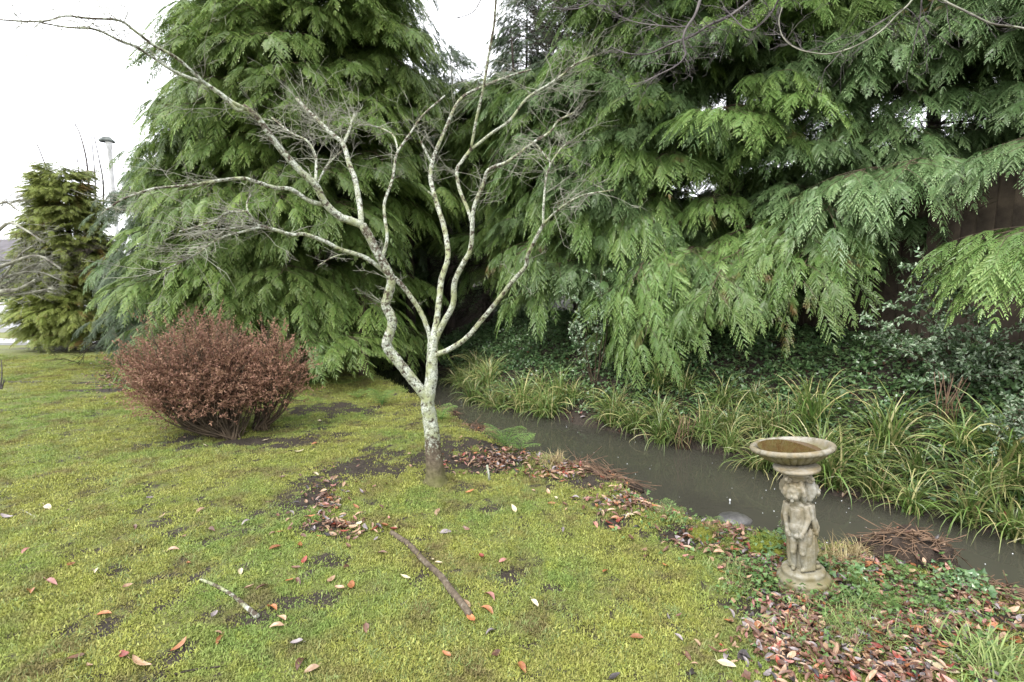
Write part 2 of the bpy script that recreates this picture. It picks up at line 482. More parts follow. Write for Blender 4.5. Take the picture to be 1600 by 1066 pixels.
def tube(P, rad, k=6, knob=0.0, cap=True):
    P = np.asarray(P, float); n = len(P)
    rad = np.broadcast_to(np.asarray(rad, float), (n,))
    T = np.gradient(P, axis=0); T /= np.linalg.norm(T, axis=1)[:, None] + 1e-9
    ref = np.array([0.0, 0, 1]) if abs(T[0][2]) < 0.9 else np.array([1.0, 0, 0])
    u = np.cross(T[0], ref); u /= np.linalg.norm(u)
    V = []
    for i in range(n):
        u = u - T[i] * np.dot(u, T[i]); u /= np.linalg.norm(u) + 1e-9
        w = np.cross(T[i], u)
        a = np.arange(k) / k * 2 * np.pi
        r = rad[i]
        if knob:
            r = r * (1 + knob * (nr.random(k) - 0.5))
            r = r[:, None]
        V.append(P[i] + (np.cos(a)[:, None] * u + np.sin(a)[:, None] * w) * r)
    V = np.concatenate(V)
    F = []
    for i in range(n - 1):
        for j in range(k):
            j2 = (j + 1) % k
            F.append((i * k + j, i * k + j2, (i + 1) * k + j2, (i + 1) * k + j))
    if cap:
        e = (n - 1) * k
        V = np.concatenate([V, P[-1:] + T[-1:] * rad[-1] * 0.6, P[:1] - T[:1] * rad[0] * 0.3])
        for j in range(k):
            F.append((e + j, e + (j + 1) % k, n * k, n * k))
            F.append((j, n * k + 1, n * k + 1, (j + 1) % k))
    return V, np.array(F)

def clean(F):
    """quads with a doubled corner become triangles in a mixed list"""
    out = []
    for f in F:
        g = []
        for i in f:
            if i not in g:
                g.append(int(i))
        if len(g) > 2:
            out.append(tuple(g))
    return out

def tube_mesh(name, parts, mats, smooth=True, attr=None, attrv=None):
    V = []; F = []; A = []; n = 0
    for it in parts:
        v, f = it[0], it[1]
        V.append(v); F += clean(np.asarray(f) + n)
        A.append(np.broadcast_to(it[2] if len(it) > 2 else 0.0, (len(v),)))
        n += len(v)
    return make_mesh(name, np.concatenate(V), F, mats, None, smooth, {attr: np.concatenate(A)} if attr else None)

def norm(v):
    return v / (np.linalg.norm(v, axis=-1, keepdims=True) + 1e-9)

def kites(p, d, n, L, w, fold=0.0):
    """leaf-shaped quads, arrays of base, direction, normal, length, width"""
    s = norm(np.cross(d, n))
    up = norm(np.cross(s, d))
    L = L[:, None]; w = w[:, None]
    a = p; b_ = p + d * L * 0.4 + s * w * 0.5 + up * w * fold; c_ = p + d * L; e = p + d * L * 0.4 - s * w * 0.5 + up * w * fold
    V = np.stack([a, b_, c_, e], 1).reshape(-1, 3)
    F = np.arange(len(V)).reshape(-1, 4)
    return V, F

def blades(p, dirxy, L, w, lean, seg=4, droop=1.0, tw=None):
    """arching ribbons: p (n,3), dirxy angle (n,), L, w, lean (n,)"""
    n = len(p)
    ca, sa = np.cos(dirxy), np.sin(dirxy)
    o = np.stack([ca, sa, np.zeros(n)], 1); s = np.stack([-sa, ca, np.zeros(n)], 1)
    rows = []
    pos = p.copy(); ang = lean.copy()
    for k in range(seg + 1):
        t = k / seg
        ww = (w * (1 - t ** 2.2) * 0.5 + 0.0003)[:, None]
        if tw is not None:
            rot = tw * t
            ss = s * np.cos(rot)[:, None] + (o * np.cos(ang)[:, None] - np.array([0, 0, 1.0]) * np.sin(ang)[:, None]) * np.sin(rot)[:, None]
        else:
            ss = s
        rows.append(np.stack([pos - ss * ww, pos + ss * ww], 1))
        st = (L / seg)[:, None]
        pos = pos + (o * np.sin(ang)[:, None] + np.array([0, 0, 1.0]) * np.cos(ang)[:, None]) * st
        ang = ang + droop * (0.5 + t) * (1.6 / seg) * (0.6 + 0.8 * (lean / (np.abs(lean).max() + 1e-6)))
    V = np.stack(rows, 1)                       # n, seg+1, 2, 3
    base = (np.arange(n) * (seg + 1) * 2)[:, None, None]
    q = np.arange(seg)[None, :, None] * 2
    F = (base + q + np.array([0, 1, 3, 2])[None, None, :]).reshape(-1, 4)
    return V.reshape(-1, 3), F, (seg + 1) * 2

def box(x0, x1, y0, y1, z0, z1):
    V = np.array([(x, y, z) for z in (z0, z1) for y in (y0, y1) for x in (x0, x1)], float)
    F = np.array([(0, 2, 3, 1), (4, 5, 7, 6), (0, 1, 5, 4), (2, 6, 7, 3), (0, 4, 6, 2), (1, 3, 7, 5)])
    return V, F

def lathe(prof, k=40, fl=None):
    V = []
    for i, (r, z) in enumerate(prof):
        for j in range(k):
            a = 2 * math.pi * j / k
            rr, zz = (r, z) if fl is None else fl(i, a, r, z)
            V.append((rr * math.cos(a), rr * math.sin(a), zz))
    F = []
    for i in range(len(prof) - 1):
        for j in range(k):
            F.append((i * k + j, i * k + (j + 1) % k, (i + 1) * k + (j + 1) % k, (i + 1) * k + j))
    return np.array(V), np.array(F)

# ================================================================== GROUND
def axis(lo, hi, step, far_lo, far_hi):
    a = list(np.arange(lo, hi + 1e-6, step))
    s = step; x = lo; left = []
    while x > far_lo:
        s *= 1.22; x -= s; left.append(x)
    s = step; x = hi; right = []
    while x < far_hi:
        s *= 1.22; x += s; right.append(x)
    return np.array(left[::-1] + a + right)

xs = axis(-4.2, 5.4, 0.03, -420, 420); ys = axis(1.2, 8.6, 0.03, -60, 620)
X, Y = np.meshgrid(xs, ys)
Z = height(X, Y)
S = soil(X, Y)
S[Y > 12] = 0
nx, ny = len(xs), len(ys)
idx = np.arange(nx * ny).reshape(ny, nx)
Fg = np.stack([idx[:-1, :-1], idx[:-1, 1:], idx[1:, 1:], idx[1:, :-1]], -1).reshape(-1, 4)
# far bank and stream bed count as earth
sNg = sdist(X, Y, NEAR)
S = np.where(sNg > -0.05, 1.0, S)
gm = make_mesh('ground', np.stack([X, Y, Z], -1).reshape(-1, 3), Fg, 'lawn_ground', None, True, {'soil': S.ravel()})
tag(add('ground', gm), 'mossy lawn falling to the stream with bare earth patches', None, None, 'structure')

# water sheet between the banks
wv = []
nn = 60
def resample(line, n):
    P = np.array(line); d = np.r_[0, np.cumsum(np.hypot(*np.diff(P, axis=0).T))]
    t = np.linspace(0, d[-1], n)
    return np.stack([np.interp(t, d, P[:, 0]), np.interp(t, d, P[:, 1])], 1)
A_, B_ = resample(NEAR, nn), resample(FAR, nn)
for a, b2 in zip(A_, B_):
    d = b2 - a; d = d / np.hypot(*d)
    a2 = a - d * 0.28; b3 = b2 + d * 0.3
    wv += [(a2[0], a2[1], WATER), (b3[0], b3[1], WATER)]
Fw = np.array([(2 * i, 2 * i + 1, 2 * i + 3, 2 * i + 2) for i in range(nn - 1)])
tag(add('stream_water', make_mesh('stream_water', wv, Fw, 'stream_water')), 'murky grey-brown stream water pocked by rain', None, None, 'structure')

# paved path, verge kerb and road far left
def strip(name, y0, y1, z, mat, label, x0=-160.0, x1=-9.0, h=0.0):
    if h:
        V, F = box(x0, x1, y0, y1, z - 0.3, z + h)
    else:
        V = np.array([(x0, y0, z), (x1, y0, z), (x1, y1, z), (x0, y1, z)]); F = np.array([(0, 1, 2, 3)])
    return tag(add(name, make_mesh(name, V, F, mat)), label, None, None, 'structure')
strip('pavement', 12.1, 12.9, 0.02, 'asphalt', 'wet pale footpath beyond the lawn', h=0.03)
strip('kerb', 14.8, 15.0, 0.0, 'kerb_stone', 'grey kerb beside the road', h=0.12)
strip('road', 15.8, 30.0, 0.02, 'asphalt', 'wet pale road beyond the lawn', h=0.03)

# ================================================================== CONIFERS
def spray(G, p, d, n, L, rng, pairs=10, droop=0.35, a=0.5, mi=0, wmin=0.0055, wmax=0.0085, ratio=0.40):
    t = (np.arange(pairs) + 0.6) / (pairs + 0.6)
    down = np.array([0, 0, -1.0])
    P = p + d * (t * L)[:, None] + down * (droop * L * t ** 2)[:, None]
    T = norm(d[None, :] + down * (2 * droop * t)[:, None])
    s = norm(np.cross(T, n))
    prof = np.minimum(1.0, 0.45 + 2.2 * t) * (1.04 - t) ** 0.75
    L_ = L * ratio * prof + 0.006
    ps, ds, ls = [], [], []
    for sg in (-1, 1):
        ang = 0.74 + 0.10 * rng.standard_normal(pairs)
        dd = norm(T * np.cos(ang)[:, None] + sg * s * np.sin(ang)[:, None] + down * 0.12)
        ps.append(P); ds.append(dd); ls.append(L_ * (0.85 + 0.3 * rng.random(pairs)))
    ps.append(P[-1:]); ds.append(T[-1:]); ls.append(np.array([L * 0.16]))
    ps = np.concatenate(ps); ds = np.concatenate(ds); ls = np.concatenate(ls)
    nn_ = norm(n[None, :] + 0.22 * rng.standard_normal((len(ps), 3)))
    V, F = kites(ps, ds, nn_, ls, np.clip(ls * 0.22, wmin, wmax))
    tint = np.tile([0.0, 0.45, 1.0, 0.45], len(ps)) * a
    G.put(V, F, mi, tint)

def fan(G, p, d, n, L, rng, a=0.6, droop=0.5, nr_=9, width=0.5):
    """a flat fern-like fan: side ribs along a drooping midrib, each set with tiny scale leaves"""
    down = np.array([0, 0, -1.0])
    t = (np.arange(nr_) + 0.5 + rng.uniform(-.2, .2, nr_)) / (nr_ + 0.3)
    P = p + d * (t * L * (1 - .25 * droop * t))[:, None] + down * (droop * L * t ** 2 * .8)[:, None]
    T = norm(d[None, :] + down * (1.6 * droop * t)[:, None])
    s = norm(np.cross(T, n))
    prof = np.minimum(1.0, 0.5 + 1.8 * t) * np.maximum(1.05 - t, 0) ** 0.7
    ribs_p, ribs_d, ribs_l = [], [], []
    for sg in (-1, 1):
        ang = 0.72 + 0.16 * rng.standard_normal(nr_)
        dd = norm(T * np.cos(ang)[:, None] + sg * s * np.sin(ang)[:, None] + down * 0.10)
        ribs_p.append(P); ribs_d.append(dd); ribs_l.append(L * width * prof * rng.uniform(0.7, 1.2, nr_) + .008)
    ribs_p.append(P[-1:]); ribs_d.append(T[-1:]); ribs_l.append(np.array([L * .22]))
    rp = np.concatenate(ribs_p); rd = np.concatenate(ribs_d); rl = np.concatenate(ribs_l)
    m = 6
    u = (np.arange(m) + .25) / m
    LP, LD, LL, TT = [], [], [], []
    cur = down * 0.35
    nn_ = norm(n[None, :] + 0.2 * rng.standard_normal((len(rp), 3)))
    side = norm(np.cross(rd, nn_))
    for k in range(m):
        q = rp + rd * (rl * u[k])[:, None] + cur * (rl * u[k] ** 2)[:, None]
        tq = norm(rd + cur * 2 * u[k])
        ln = np.clip(rl * 0.40 * (1.1 - .6 * u[k]), .010, .036) * rng.uniform(.8, 1.2, len(rp))
        for sg in ((-1, 1) if k < m - 1 else (0,)):
            LP.append(q); LD.append(norm(tq * 1.0 + sg * side * .5)); LL.append(ln * (1 if sg else 1.3)); TT.append(np.full(len(rp), u[k]))
    LP = np.concatenate(LP); LD = np.concatenate(LD); LL = np.concatenate(LL); TT = np.concatenate(TT)
    V, F = kites(LP, LD, np.tile(nn_, (len(LP) // len(rp), 1)), LL, np.clip(LL * .36, .0042, .0085))
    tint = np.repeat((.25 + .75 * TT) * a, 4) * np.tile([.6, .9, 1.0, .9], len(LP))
    G.put(V, F, 0, tint)

def make_bough(name, mat, L=1.25, droopy=0.5, seed=0, arch=0.35, spread=0.42, twig='twig_brown', dens=1.0, sl=0.15):
    rng = np.random.default_rng(seed)
    G = Geo()
    n = 16
    t = np.linspace(0, 1, n)
    side = rng.uniform(-0.15, 0.15)
    ax = np.stack([t * L, side * L * t ** 2 + 0.01 * rng.standard_normal(n), L * (arch * 0.45 * t - arch * t ** 2.1)], 1)
    V, F = tube(ax, np.linspace(0.008, 0.002, n), 5, cap=False)
    G.put(V, F, 1)
    tan = norm(np.gradient(ax, axis=0))
    k = int(7 * dens)
    lat = []
    for i in range(k):
        for sg in (-1, 1):
            tt = 0.10 + 0.86 * (i + 0.5 * (sg > 0) + rng.uniform(-.2, .2)) / k
            tt = min(max(tt, 0.03), 0.985)
            f = tt * (n - 1); j = int(f); j2 = min(j + 1, n - 1)
            p = ax[j] * (1 - (f - j)) + ax[j2] * (f - j)
            T = tan[j]
            Ls = L * spread * (0.45 + 0.9 * math.sin(math.pi * min(tt * 0.85 + 0.12, 1))) * rng.uniform(0.75, 1.15) * (1 if tt < 0.9 else 0.6)
            s = norm(np.cross(T, np.array([0, 0, 1.0]))) * sg
            d = norm(T * rng.uniform(0.65, 0.95) + s * rng.uniform(0.6, 0.95) + np.array([0, 0, rng.uniform(-0.25, 0.18)]))
            lat.append((p, d, Ls))
    lat.append((ax[-1], tan[-1], L * 0.22))
    down = np.array([0, 0, -1.0])
    for (p, d, Ls) in lat:
        m_ = 5
        t2 = np.linspace(0, 1, m_)
        pts = p + d * (t2 * Ls)[:, None] + down * (droopy * 0.55 * Ls * t2 ** 2)[:, None]
        V, F = tube(pts, np.linspace(0.003, 0.001, m_), 3, cap=False)
        G.put(V, F, 1)
        ns = max(2, int(Ls / 0.085 * dens))
        shade = rng.uniform(0.35, 1.0)
        for q in range(ns):
            tt = (q + 0.7) / ns
            f = tt * (m_ - 1); j = min(int(f), m_ - 2)
            pp = pts[j] * (1 - (f - j)) + pts[j + 1] * (f - j)
            T = norm(pts[j + 1] - pts[j])
            s = norm(np.cross(T, np.array([0, 0, 1.0]))) * (1 if q % 2 else -1)
            dd = norm(T * 0.9 + s * rng.uniform(0.4, 0.8) + down * droopy * rng.uniform(0.0, 0.8) + np.array([0, 0, .1]))
            nrm = norm(np.cross(dd, np.cross(np.array([0.15, 0, 1.0]), dd)) + 0.28 * rng.standard_normal(3))
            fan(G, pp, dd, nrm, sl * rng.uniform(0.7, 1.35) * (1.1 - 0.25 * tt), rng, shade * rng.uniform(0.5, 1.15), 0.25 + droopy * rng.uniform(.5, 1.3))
        dd = norm(norm(pts[-1] - pts[-2]) + down * droopy * 0.3)
        fan(G, pts[-1], dd, norm(np.array([0.2, 0, 1.0]) + 0.2 * rng.standard_normal(3)), sl * 1.3, rng, shade, 0.3 + droopy * .9, 9)
    return G.mesh(name, [mat, twig])

def make_dead(name, seed, L=1.2):
    """bare dead inner branch with many fine twigs"""
    rng = np.random.default_rng(seed)
    parts = []
    ax = catmull([(0, 0, 0), (L * .4, rng.uniform(-.1, .1), .04), (L * .75, rng.uniform(-.15, .15), 0), (L, rng.uniform(-.2, .2), -.12)], 4)
    parts.append(tube(ax, np.linspace(0.012, 0.003, len(ax)), 4))
    for i in range(26):
        p = ax[rng.integers(2, len(ax))]
        d = norm(np.array([rng.uniform(.2, 1), rng.uniform(-1, 1), rng.uniform(-.6, .5)]))
        l = rng.uniform(.2, .5)
        q = np.array([p, p + d * l * .5 + rng.normal(0, .02, 3), p + d * l + np.array([0, 0, -.05])])
        parts.append(tube(q, [0.004, 0.003, 0.0015], 3))
        for k in range(4):
            s = p + d * l * rng.uniform(.3, .9); d2 = norm(d + rng.normal(0, .8, 3))
            parts.append(tube(np.array([s, s + d2 * rng.uniform(.06, .2)]), [0.0025, 0.0012], 3))
    return tube_mesh(name, parts, 'bark_dark')

BOUGHS = {
    'green': [make_bough('bough', 'cypress_green', 1.0, 0.35, 100 + i, 0.32, 0.36, sl=.20) for i in range(6)],
    'blue': [make_bough('bough', 'cypress_blue', 0.85, 0.42, 200 + i, 0.30, 0.38, sl=.215) for i in range(6)],
    'lime': [make_bough('bough', 'cypress_lime', 0.9, 0.50, 300 + i, 0.32, 0.38, sl=.215) for i in range(6)],
    'grey': [make_bough('bough', 'cypress_grey', 1.1, 0.5, 400 + i, 0.40, 0.34, dens=0.8, sl=.18) for i in range(3)],
    'gold': [make_bough('bough', 'cypress_gold', 0.75, 0.25, 500 + i, 0.15, 0.40, sl=.15) for i in range(4)],
}
DEAD = [make_dead('dead_branch', 600 + i) for i in range(4)]

def inpoly(px, py, poly):
    c = False; j = len(poly) - 1
    for i in range(len(poly)):
        xi, yi = poly[i]; xj, yj = poly[j]
        if (yi > py) != (yj > py) and px < (xj - xi) * (py - yi) / (yj - yi) + xi:
            c = not c
        j = i
    return c

def trunk_part(t, h, r, mat='bark_brown', z0=-0.1, wob=0.05):
    P = catmull([(0, 0, z0)] + [(rnd.uniform(-wob, wob), rnd.uniform(-wob, wob), h * k / 5) for k in range(1, 6)], 3)
    rr = r * (1 - np.linspace(0, 0.9, len(P))) ; rr[0] *= 1.35; rr[1] *= 1.1
    return add('trunk', tube_mesh('trunk', [tube(P, rr, 9, 0.12)], mat), t)

def conifer(label, x, y, h, radius, kinds, group=None, n=180, z_lo=0.15, z_hi=None, az=(-150, -30), scale=(0.85, 1.25), keep=None,
            dead=20, trunk_r=0.14, mat='bark_brown', pitch=(-8, 14), cat='conifer tree', inner=0.35, seed=0, sag=0.15, hollow=-0.3):
    rg = random.Random(seed)
    zb = hz(x, y)
    t = thing('conifer_tree', label, cat, (x, y, zb), group=group)
    trunk_part(t, h, trunk_r, mat)
    z_hi = z_hi or h
    made = 0; tries = 0
    while made < n and tries < n * 30:
        tries += 1
        z = z_lo + (z_hi - z_lo) * rg.random() ** 0.9
        a = R(rg.uniform(*az))
        cl = mnoise.noise(Vector((math.cos(a) * 2.2, math.sin(a) * 2.2, z * 1.5 + seed * 7.3)))
        if cl < hollow + 0.15 * rg.random():
            continue
        r = radius(z) * (0.93 + 0.3 * cl) * (rg.uniform(0.9, 1.05) if rg.random() > inner else rg.uniform(0.4, 0.8))
        sc = rg.uniform(*scale)
        px, py = project(x + math.cos(a) * r, y + math.sin(a) * r, zb + z - sag)
        if keep and not keep(px, py, rg, z):
            continue
        me = rg.choice(BOUGHS[rg.choice(kinds)])
        s = sc * min(1.0, 0.45 + r / 2.0)
        L = 1.1 * s
        r0 = max(0.0, r - L)
        b_ = add('bough', me, t, (math.cos(a) * r0, math.sin(a) * r0, z + 0.12), (R(rg.uniform(-14, 14)), R(-rg.uniform(*pitch)), a + R(rg.uniform(-28, 28))), (s, s * rg.uniform(.9, 1.2), s))
        made += 1
    for k in range(dead):
        a = R(rg.uniform(*az)); z = z_lo + (z_hi - z_lo) * rg.random()
        s = rg.uniform(0.8, 1.4) * min(1, radius(z) / 1.4)
        add('dead_branch', rg.choice(DEAD), t, (0, 0, z), (R(rg.uniform(-30, 30)), R(rg.uniform(-15, 15)), a), (s, s, s))
    return t

# --- trees beyond the far bank: (label, picture x, distance, height)
LOWEDGE = [(760, 500), (800, 530), (860, 500), (900, 540), (960, 600), (1010, 575), (1060, 545), (1110, 520), (1170, 540), (1200, 520), (1260, 460), (1350, 465), (1390, 410), (1420, 370), (1600, 370), (1700, 370)]
def low_limit(px):
    if px <= LOWEDGE[0][0]:
        return 470
    for (a, b_), (c_, d) in zip(LOWEDGE[:-1], LOWEDGE[1:]):
        if a <= px <= c_:
            return b_ + (d - b_) * (px - a) / (c_ - a)
    return 380
GAP = [(1000, 330), (1110, 300), (1180, 225), (1280, 215), (1390, 190), (1500, 140), (1600, 130), (1700, 120), (1700, 265), (1520, 275), (1400, 262), (1200, 310), (1110, 345), (1010, 345)]
HOLE = [(1290, 300), (1380, 345), (1420, 500), (1700, 500), (1700, 330), (1500, 330)]
CAVE = [(600, 360), (640, 330), (760, 330), (775, 420), (760, 620), (560, 620), (560, 480)]
SKYGAP = [(650, -400), (652, 0), (700, 120), (700, 190), (780, 195), (860, 175), (890, 60), (890, -400)]
LEFTEDGE = [(-400, 300), (0, 285), (100, 262), (160, 235), (220, 232), (300, 190), (540, 178), (700, 178)]
def keep_left(px, py, rg, z):
    for (a, b_), (c_, d) in zip(LEFTEDGE[:-1], LEFTEDGE[1:]):
        if a <= py <= c_ and px < b_ + (d - b_) * (py - a) / (c_ - a):
            return False
    if inpoly(px, py, CAVE):
        return rg.random() < .15
    return not inpoly(px, py, SKYGAP)
def keep_right(px, py, rg, z):
    if py > low_limit(px) - 14:
        return False
    if inpoly(px, py, CAVE):
        return rg.random() < 0.1
    if inpoly(px, py, SKYGAP):
        return False
    if px < 1010 and py < 150 and rg.random() < .6:
        return False
    if inpoly(px, py, GAP):
        return rg.random() < 0.22
    if inpoly(px, py, HOLE):
        return rg.random() < 0.3
    return True
# --- left group
conifer('tallest broad cypress with layered drooping sprays behind the red-brown bush', -3.35, 9.3, 10.5,
        lambda z: 2.6 * (1 - (z / 13) ** 2.1) + 0.05 * math.sin(z * 5), ['green'], n=298, hollow=-0.5, scale=(1.0, 1.35), keep=keep_left, z_hi=7.6, az=(-190, 10), seed=1, inner=0.3, dead=14, trunk_r=0.2)
conifer('dark cypress standing behind right shoulder of the tallest cypress', -2.6, 11.4, 10.5,
        lambda z: 1.6 * (1 - (z / 12.5) ** 2), ['green', 'grey'], n=240, z_hi=8.6, az=(-170, -10), seed=2, z_lo=1.6, keep=keep_left, dead=26, trunk_r=0.17)
conifer('tall cypress merging behind the left side of the tallest cypress', -5.0, 11.6, 9.5,
        lambda z: 2.1 * (1 - (z / 10.5) ** 1.5), ['green', 'blue'], n=230, z_hi=7.6, az=(-190, 10), seed=8, keep=keep_left, dead=10, scale=(1.0, 1.35), hollow=-.5)
conifer('blue-green cypress between the golden conifer and the tallest cypress', -6.75, 10.4, 3.9,
        lambda z: 1.45 * (1 - (z / 4.3) ** 1.8), ['blue', 'grey'], n=170, z_hi=3.4, az=(-190, 0), sag=0.1, hollow=-.6, scale=(1.0, 1.3), keep=lambda px, py, rg, z: px > 205 + (20 if py < 400 else 0), seed=3, dead=5)
conifer('short golden-green conifer at far left beside the path', -9.4, 11.7, 3.55,
        lambda z: 1.0 * (1 - (z / 3.75) ** 1.4) + 0.04 * math.sin(z * 7), ['gold'], n=290, z_hi=3.5, az=(-210, 30), seed=4, dead=2, scale=(1.1, 1.45), pitch=(0, 35), z_lo=0.0, hollow=-.7)

col = lambda r0, h: (lambda z: r0 * (1 - (z / (h * 1.15)) ** 2.2) * (0.97 + 0.03 * math.sin(z * 6)))
def rt(label, px, d, h, r0, kinds, n, seed, **k):
    p = at(px, 430, d)
    k.setdefault('keep', keep_right)
    k.setdefault('az', (-215, -60)); k.setdefault('sag', .45); k.setdefault('pitch', (-2, 22)); k.setdefault('hollow', -.14)
    return conifer(label, p.x, p.y, h, col(r0, h), kinds, n=n, seed=seed, dead=k.pop('dead', 44), mat='bark_dark', trunk_r=k.pop('trunk_r', 0.13), **k)
G2 = None
rt('cypress with dark bare trunk rising behind the fence at far right', 1552, 6.6, 9.0, 2.25, ['blue'], 290, 11, z_hi=6.2, inner=0.4)
rt('cypress hanging over the fence from beyond the frame edge', 1850, 5.6, 9.0, 2.2, ['blue'], 200, 12, z_hi=5.5, az=(-235, -100))
rt('cypress closing the view between the bare trunk and the frame top', 1440, 8.6, 9.5, 2.1, ['blue'], 200, 20, z_hi=7.5, z_lo=3.0)
rt('cypress with feathery blue-green boughs above the variegated holly', 1330, 7.6, 9.0, 2.3, ['blue'], 270, 13, z_hi=6.8, inner=0.4)
rt('cypress whose low boughs hang over the sedges beside the bird bath', 1130, 8.3, 9.5, 2.6, ['blue', 'lime'], 290, 14, z_hi=7.2, inner=0.35, z_lo=0.0)
rt('cypress with bright hanging fronds right of the lichened tree', 960, 9.2, 9.5, 2.4, ['lime', 'blue'], 290, 15, z_hi=6.2, inner=0.35, z_lo=0.0)
rt('pale green cypress seen between limbs of the lichened tree', 800, 10.8, 5.2, 1.8, ['lime', 'green'], 250, 16, z_hi=4.6, z_lo=0.3)
rt('dark cypress low at the back of the shaded stream tunnel', 690, 13.5, 5.0, 1.9, ['blue'], 170, 17, z_hi=4.0, z_lo=0.0, az=(-180, 0), keep=None, sag=0, dead=20)
rt('dark cypress filling the back of the tunnel behind the cut trunk', 600, 13.0, 5.5, 1.7, ['green'], 190, 18, z_hi=4.2, z_lo=0.0, az=(-190, 10), keep=None, sag=0, dead=20, scale=(1.1, 1.5))
rt('low dark cypress closing the left side of the stream tunnel', 520, 11.5, 4.0, 1.3, ['green'], 130, 19, z_hi=3.2, z_lo=0.0, az=(-190, 10), keep=None, sag=0, dead=20, scale=(1.1, 1.5))
# thin crowns far behind
def far(label, px, d, top_py, r0, n, seed, kinds=('grey',)):
    p = at(px, top_py, d)
    h = p.z - hz(p.x, p.y)
    return conifer(label, p.x, p.y, h, lambda z: 0.12 + r0 * max(0, 1 - z / h) ** 0.8, list(kinds), n=n, seed=seed, dead=24, mat='bark_dark', trunk_r=0.1,
                   z_lo=1.0, z_hi=h * 0.99, az=(-200, 20), scale=(0.7, 1.1), inner=0.3, pitch=(0, 25))
far('slender thin-topped conifer rising in the sky gap', 706, 15.5, 85, 1.5, 150, 21)
far('tall ragged conifer right of the sky gap', 822, 15.0, -10, 2.0, 270, 22)
far('tall grey-green conifer beyond the fence in top middle', 905, 14.0, -60, 1.9, 250, 23)
far('tall conifer showing sky through its crown right of top middle', 1010, 14.5, -60, 1.7, 150, 24)
far('small ragged conifer low behind the sky gap', 655, 17.0, 150, 2.0, 180, 25)
far('distant conifer closing the view up the stream', 690, 19.5, 230, 2.6, 150, 26, ('green', 'grey'))

# low hanging boughs traced one by one: start, tip, kept with the nearest tree
def hero_bough(t, px0, py0, d0, px1, py1, d1, kind, s=None, roll=0):
    a, b_ = at(px0, py0 - 30, d0), at(px1, py1 - 55, d1)
    v = b_ - a
    L = v.length
    s = s or min(L / 1.05, 1.25)
    yaw = math.atan2(v.y, v.x); pit = math.atan2(v.z, math.hypot(v.x, v.y))
    o = add('bough', rnd.choice(BOUGHS[kind]), t, a - t.location, (R(roll), -pit - R(12), yaw), (s, s, s))
    o['label'] = 'low bough drooping over the far bank'
    return o
TR = [o for o in bpy.data.objects if o.name.startswith('conifer_tree')]
T1130 = [o for o in TR if 'low boughs hang' in o['label']][0]
T960 = [o for o in TR if 'bright hanging' in o['label']][0]
T1330 = [o for o in TR if 'variegated holly' in o['label']][0]
T1552 = [o for o in TR if 'dark bare trunk' in o['label']][0]
for a in ((1330, 380, 6.4, 1130, 520, 5.2, 'lime'), (1300, 400, 6.2, 1190, 560, 5.3, 'lime'), (1250, 400, 6.5, 1060, 500, 5.8, 'lime'),
          (1180, 380, 6.8, 1010, 560, 5.9, 'lime'), (1120, 420, 6.9, 960, 600, 6.0, 'lime'), (1060, 400, 7.0, 930, 560, 6.2, 'lime'), (1240, 340, 6.6, 1270, 470, 5.4, 'lime'),
          (1160, 420, 6.6, 1080, 550, 5.7, 'lime'), (1050, 470, 6.8, 990, 600, 6.1, 'lime'), (1330, 330, 6.4, 1240, 420, 5.5, 'blue')):
    hero_bough(T1130, *a)
for a in ((1000, 330, 8.0, 880, 440, 6.9, 'lime'), (960, 360, 8.0, 870, 400, 7.0, 'lime'), (930, 300, 8.3, 800, 380, 7.2, 'lime'), (880, 400, 8.4, 790, 470, 7.3, 'lime'),
          (900, 460, 8.2, 810, 530, 7.4, 'lime'), (1040, 330, 7.6, 950, 430, 6.6, 'lime')):
    hero_bough(T960, *a)
for a in ((1460, 280, 6.0, 1380, 350, 5.2, 'blue'), (1400, 300, 6.2, 1290, 350, 5.4, 'blue')):
    hero_bough(T1330, *a)
for a in ((1700, 400, 4.6, 1550, 440, 4.1, 'lime'), (1660, 250, 5.2, 1550, 310, 4.6, 'blue'), (1700, 440, 4.6, 1570, 470, 4.1, 'lime')):
    hero_bough(T1552, *a)

# the cut brown trunk in the shade and slim trunks in the dark
def dark_trunk(px, d, h, r, label, mat='bark_dark'):
    p = at(px, 500, d)
    P = catmull([(p.x, p.y, hz(p.x, p.y) - .1), (p.x + rnd.uniform(-.05, .05), p.y, h * .5), (p.x + rnd.uniform(-.1, .1), p.y, h)], 5)
    o = add('tree_trunk', tube_mesh('tree_trunk', [tube(P, np.linspace(r, r * .8, len(P)), 10, 0.1)], mat))
    tag(o, label, 'tree trunk')
dark_trunk(566, 8.4, 1.6, 0.085, 'short cut brown trunk in shade behind the left bank', 'bark_brown')
for px, d, r, l in ((640, 10.5, .10, 'dark slim trunk just left of the lichened tree fork'), (672, 12.0, .09, 'dark slim trunk seen through the lichened tree fork'), (703, 11.5, .12, 'thicker dark trunk between the upright lichened limbs'),
                    (733, 12.5, .08, 'dark slim trunk behind the third upright limb'), (762, 11.0, .11, 'dark trunk right of the upright lichened limbs')):
    dark_trunk(px, d, 4.6, r, l)

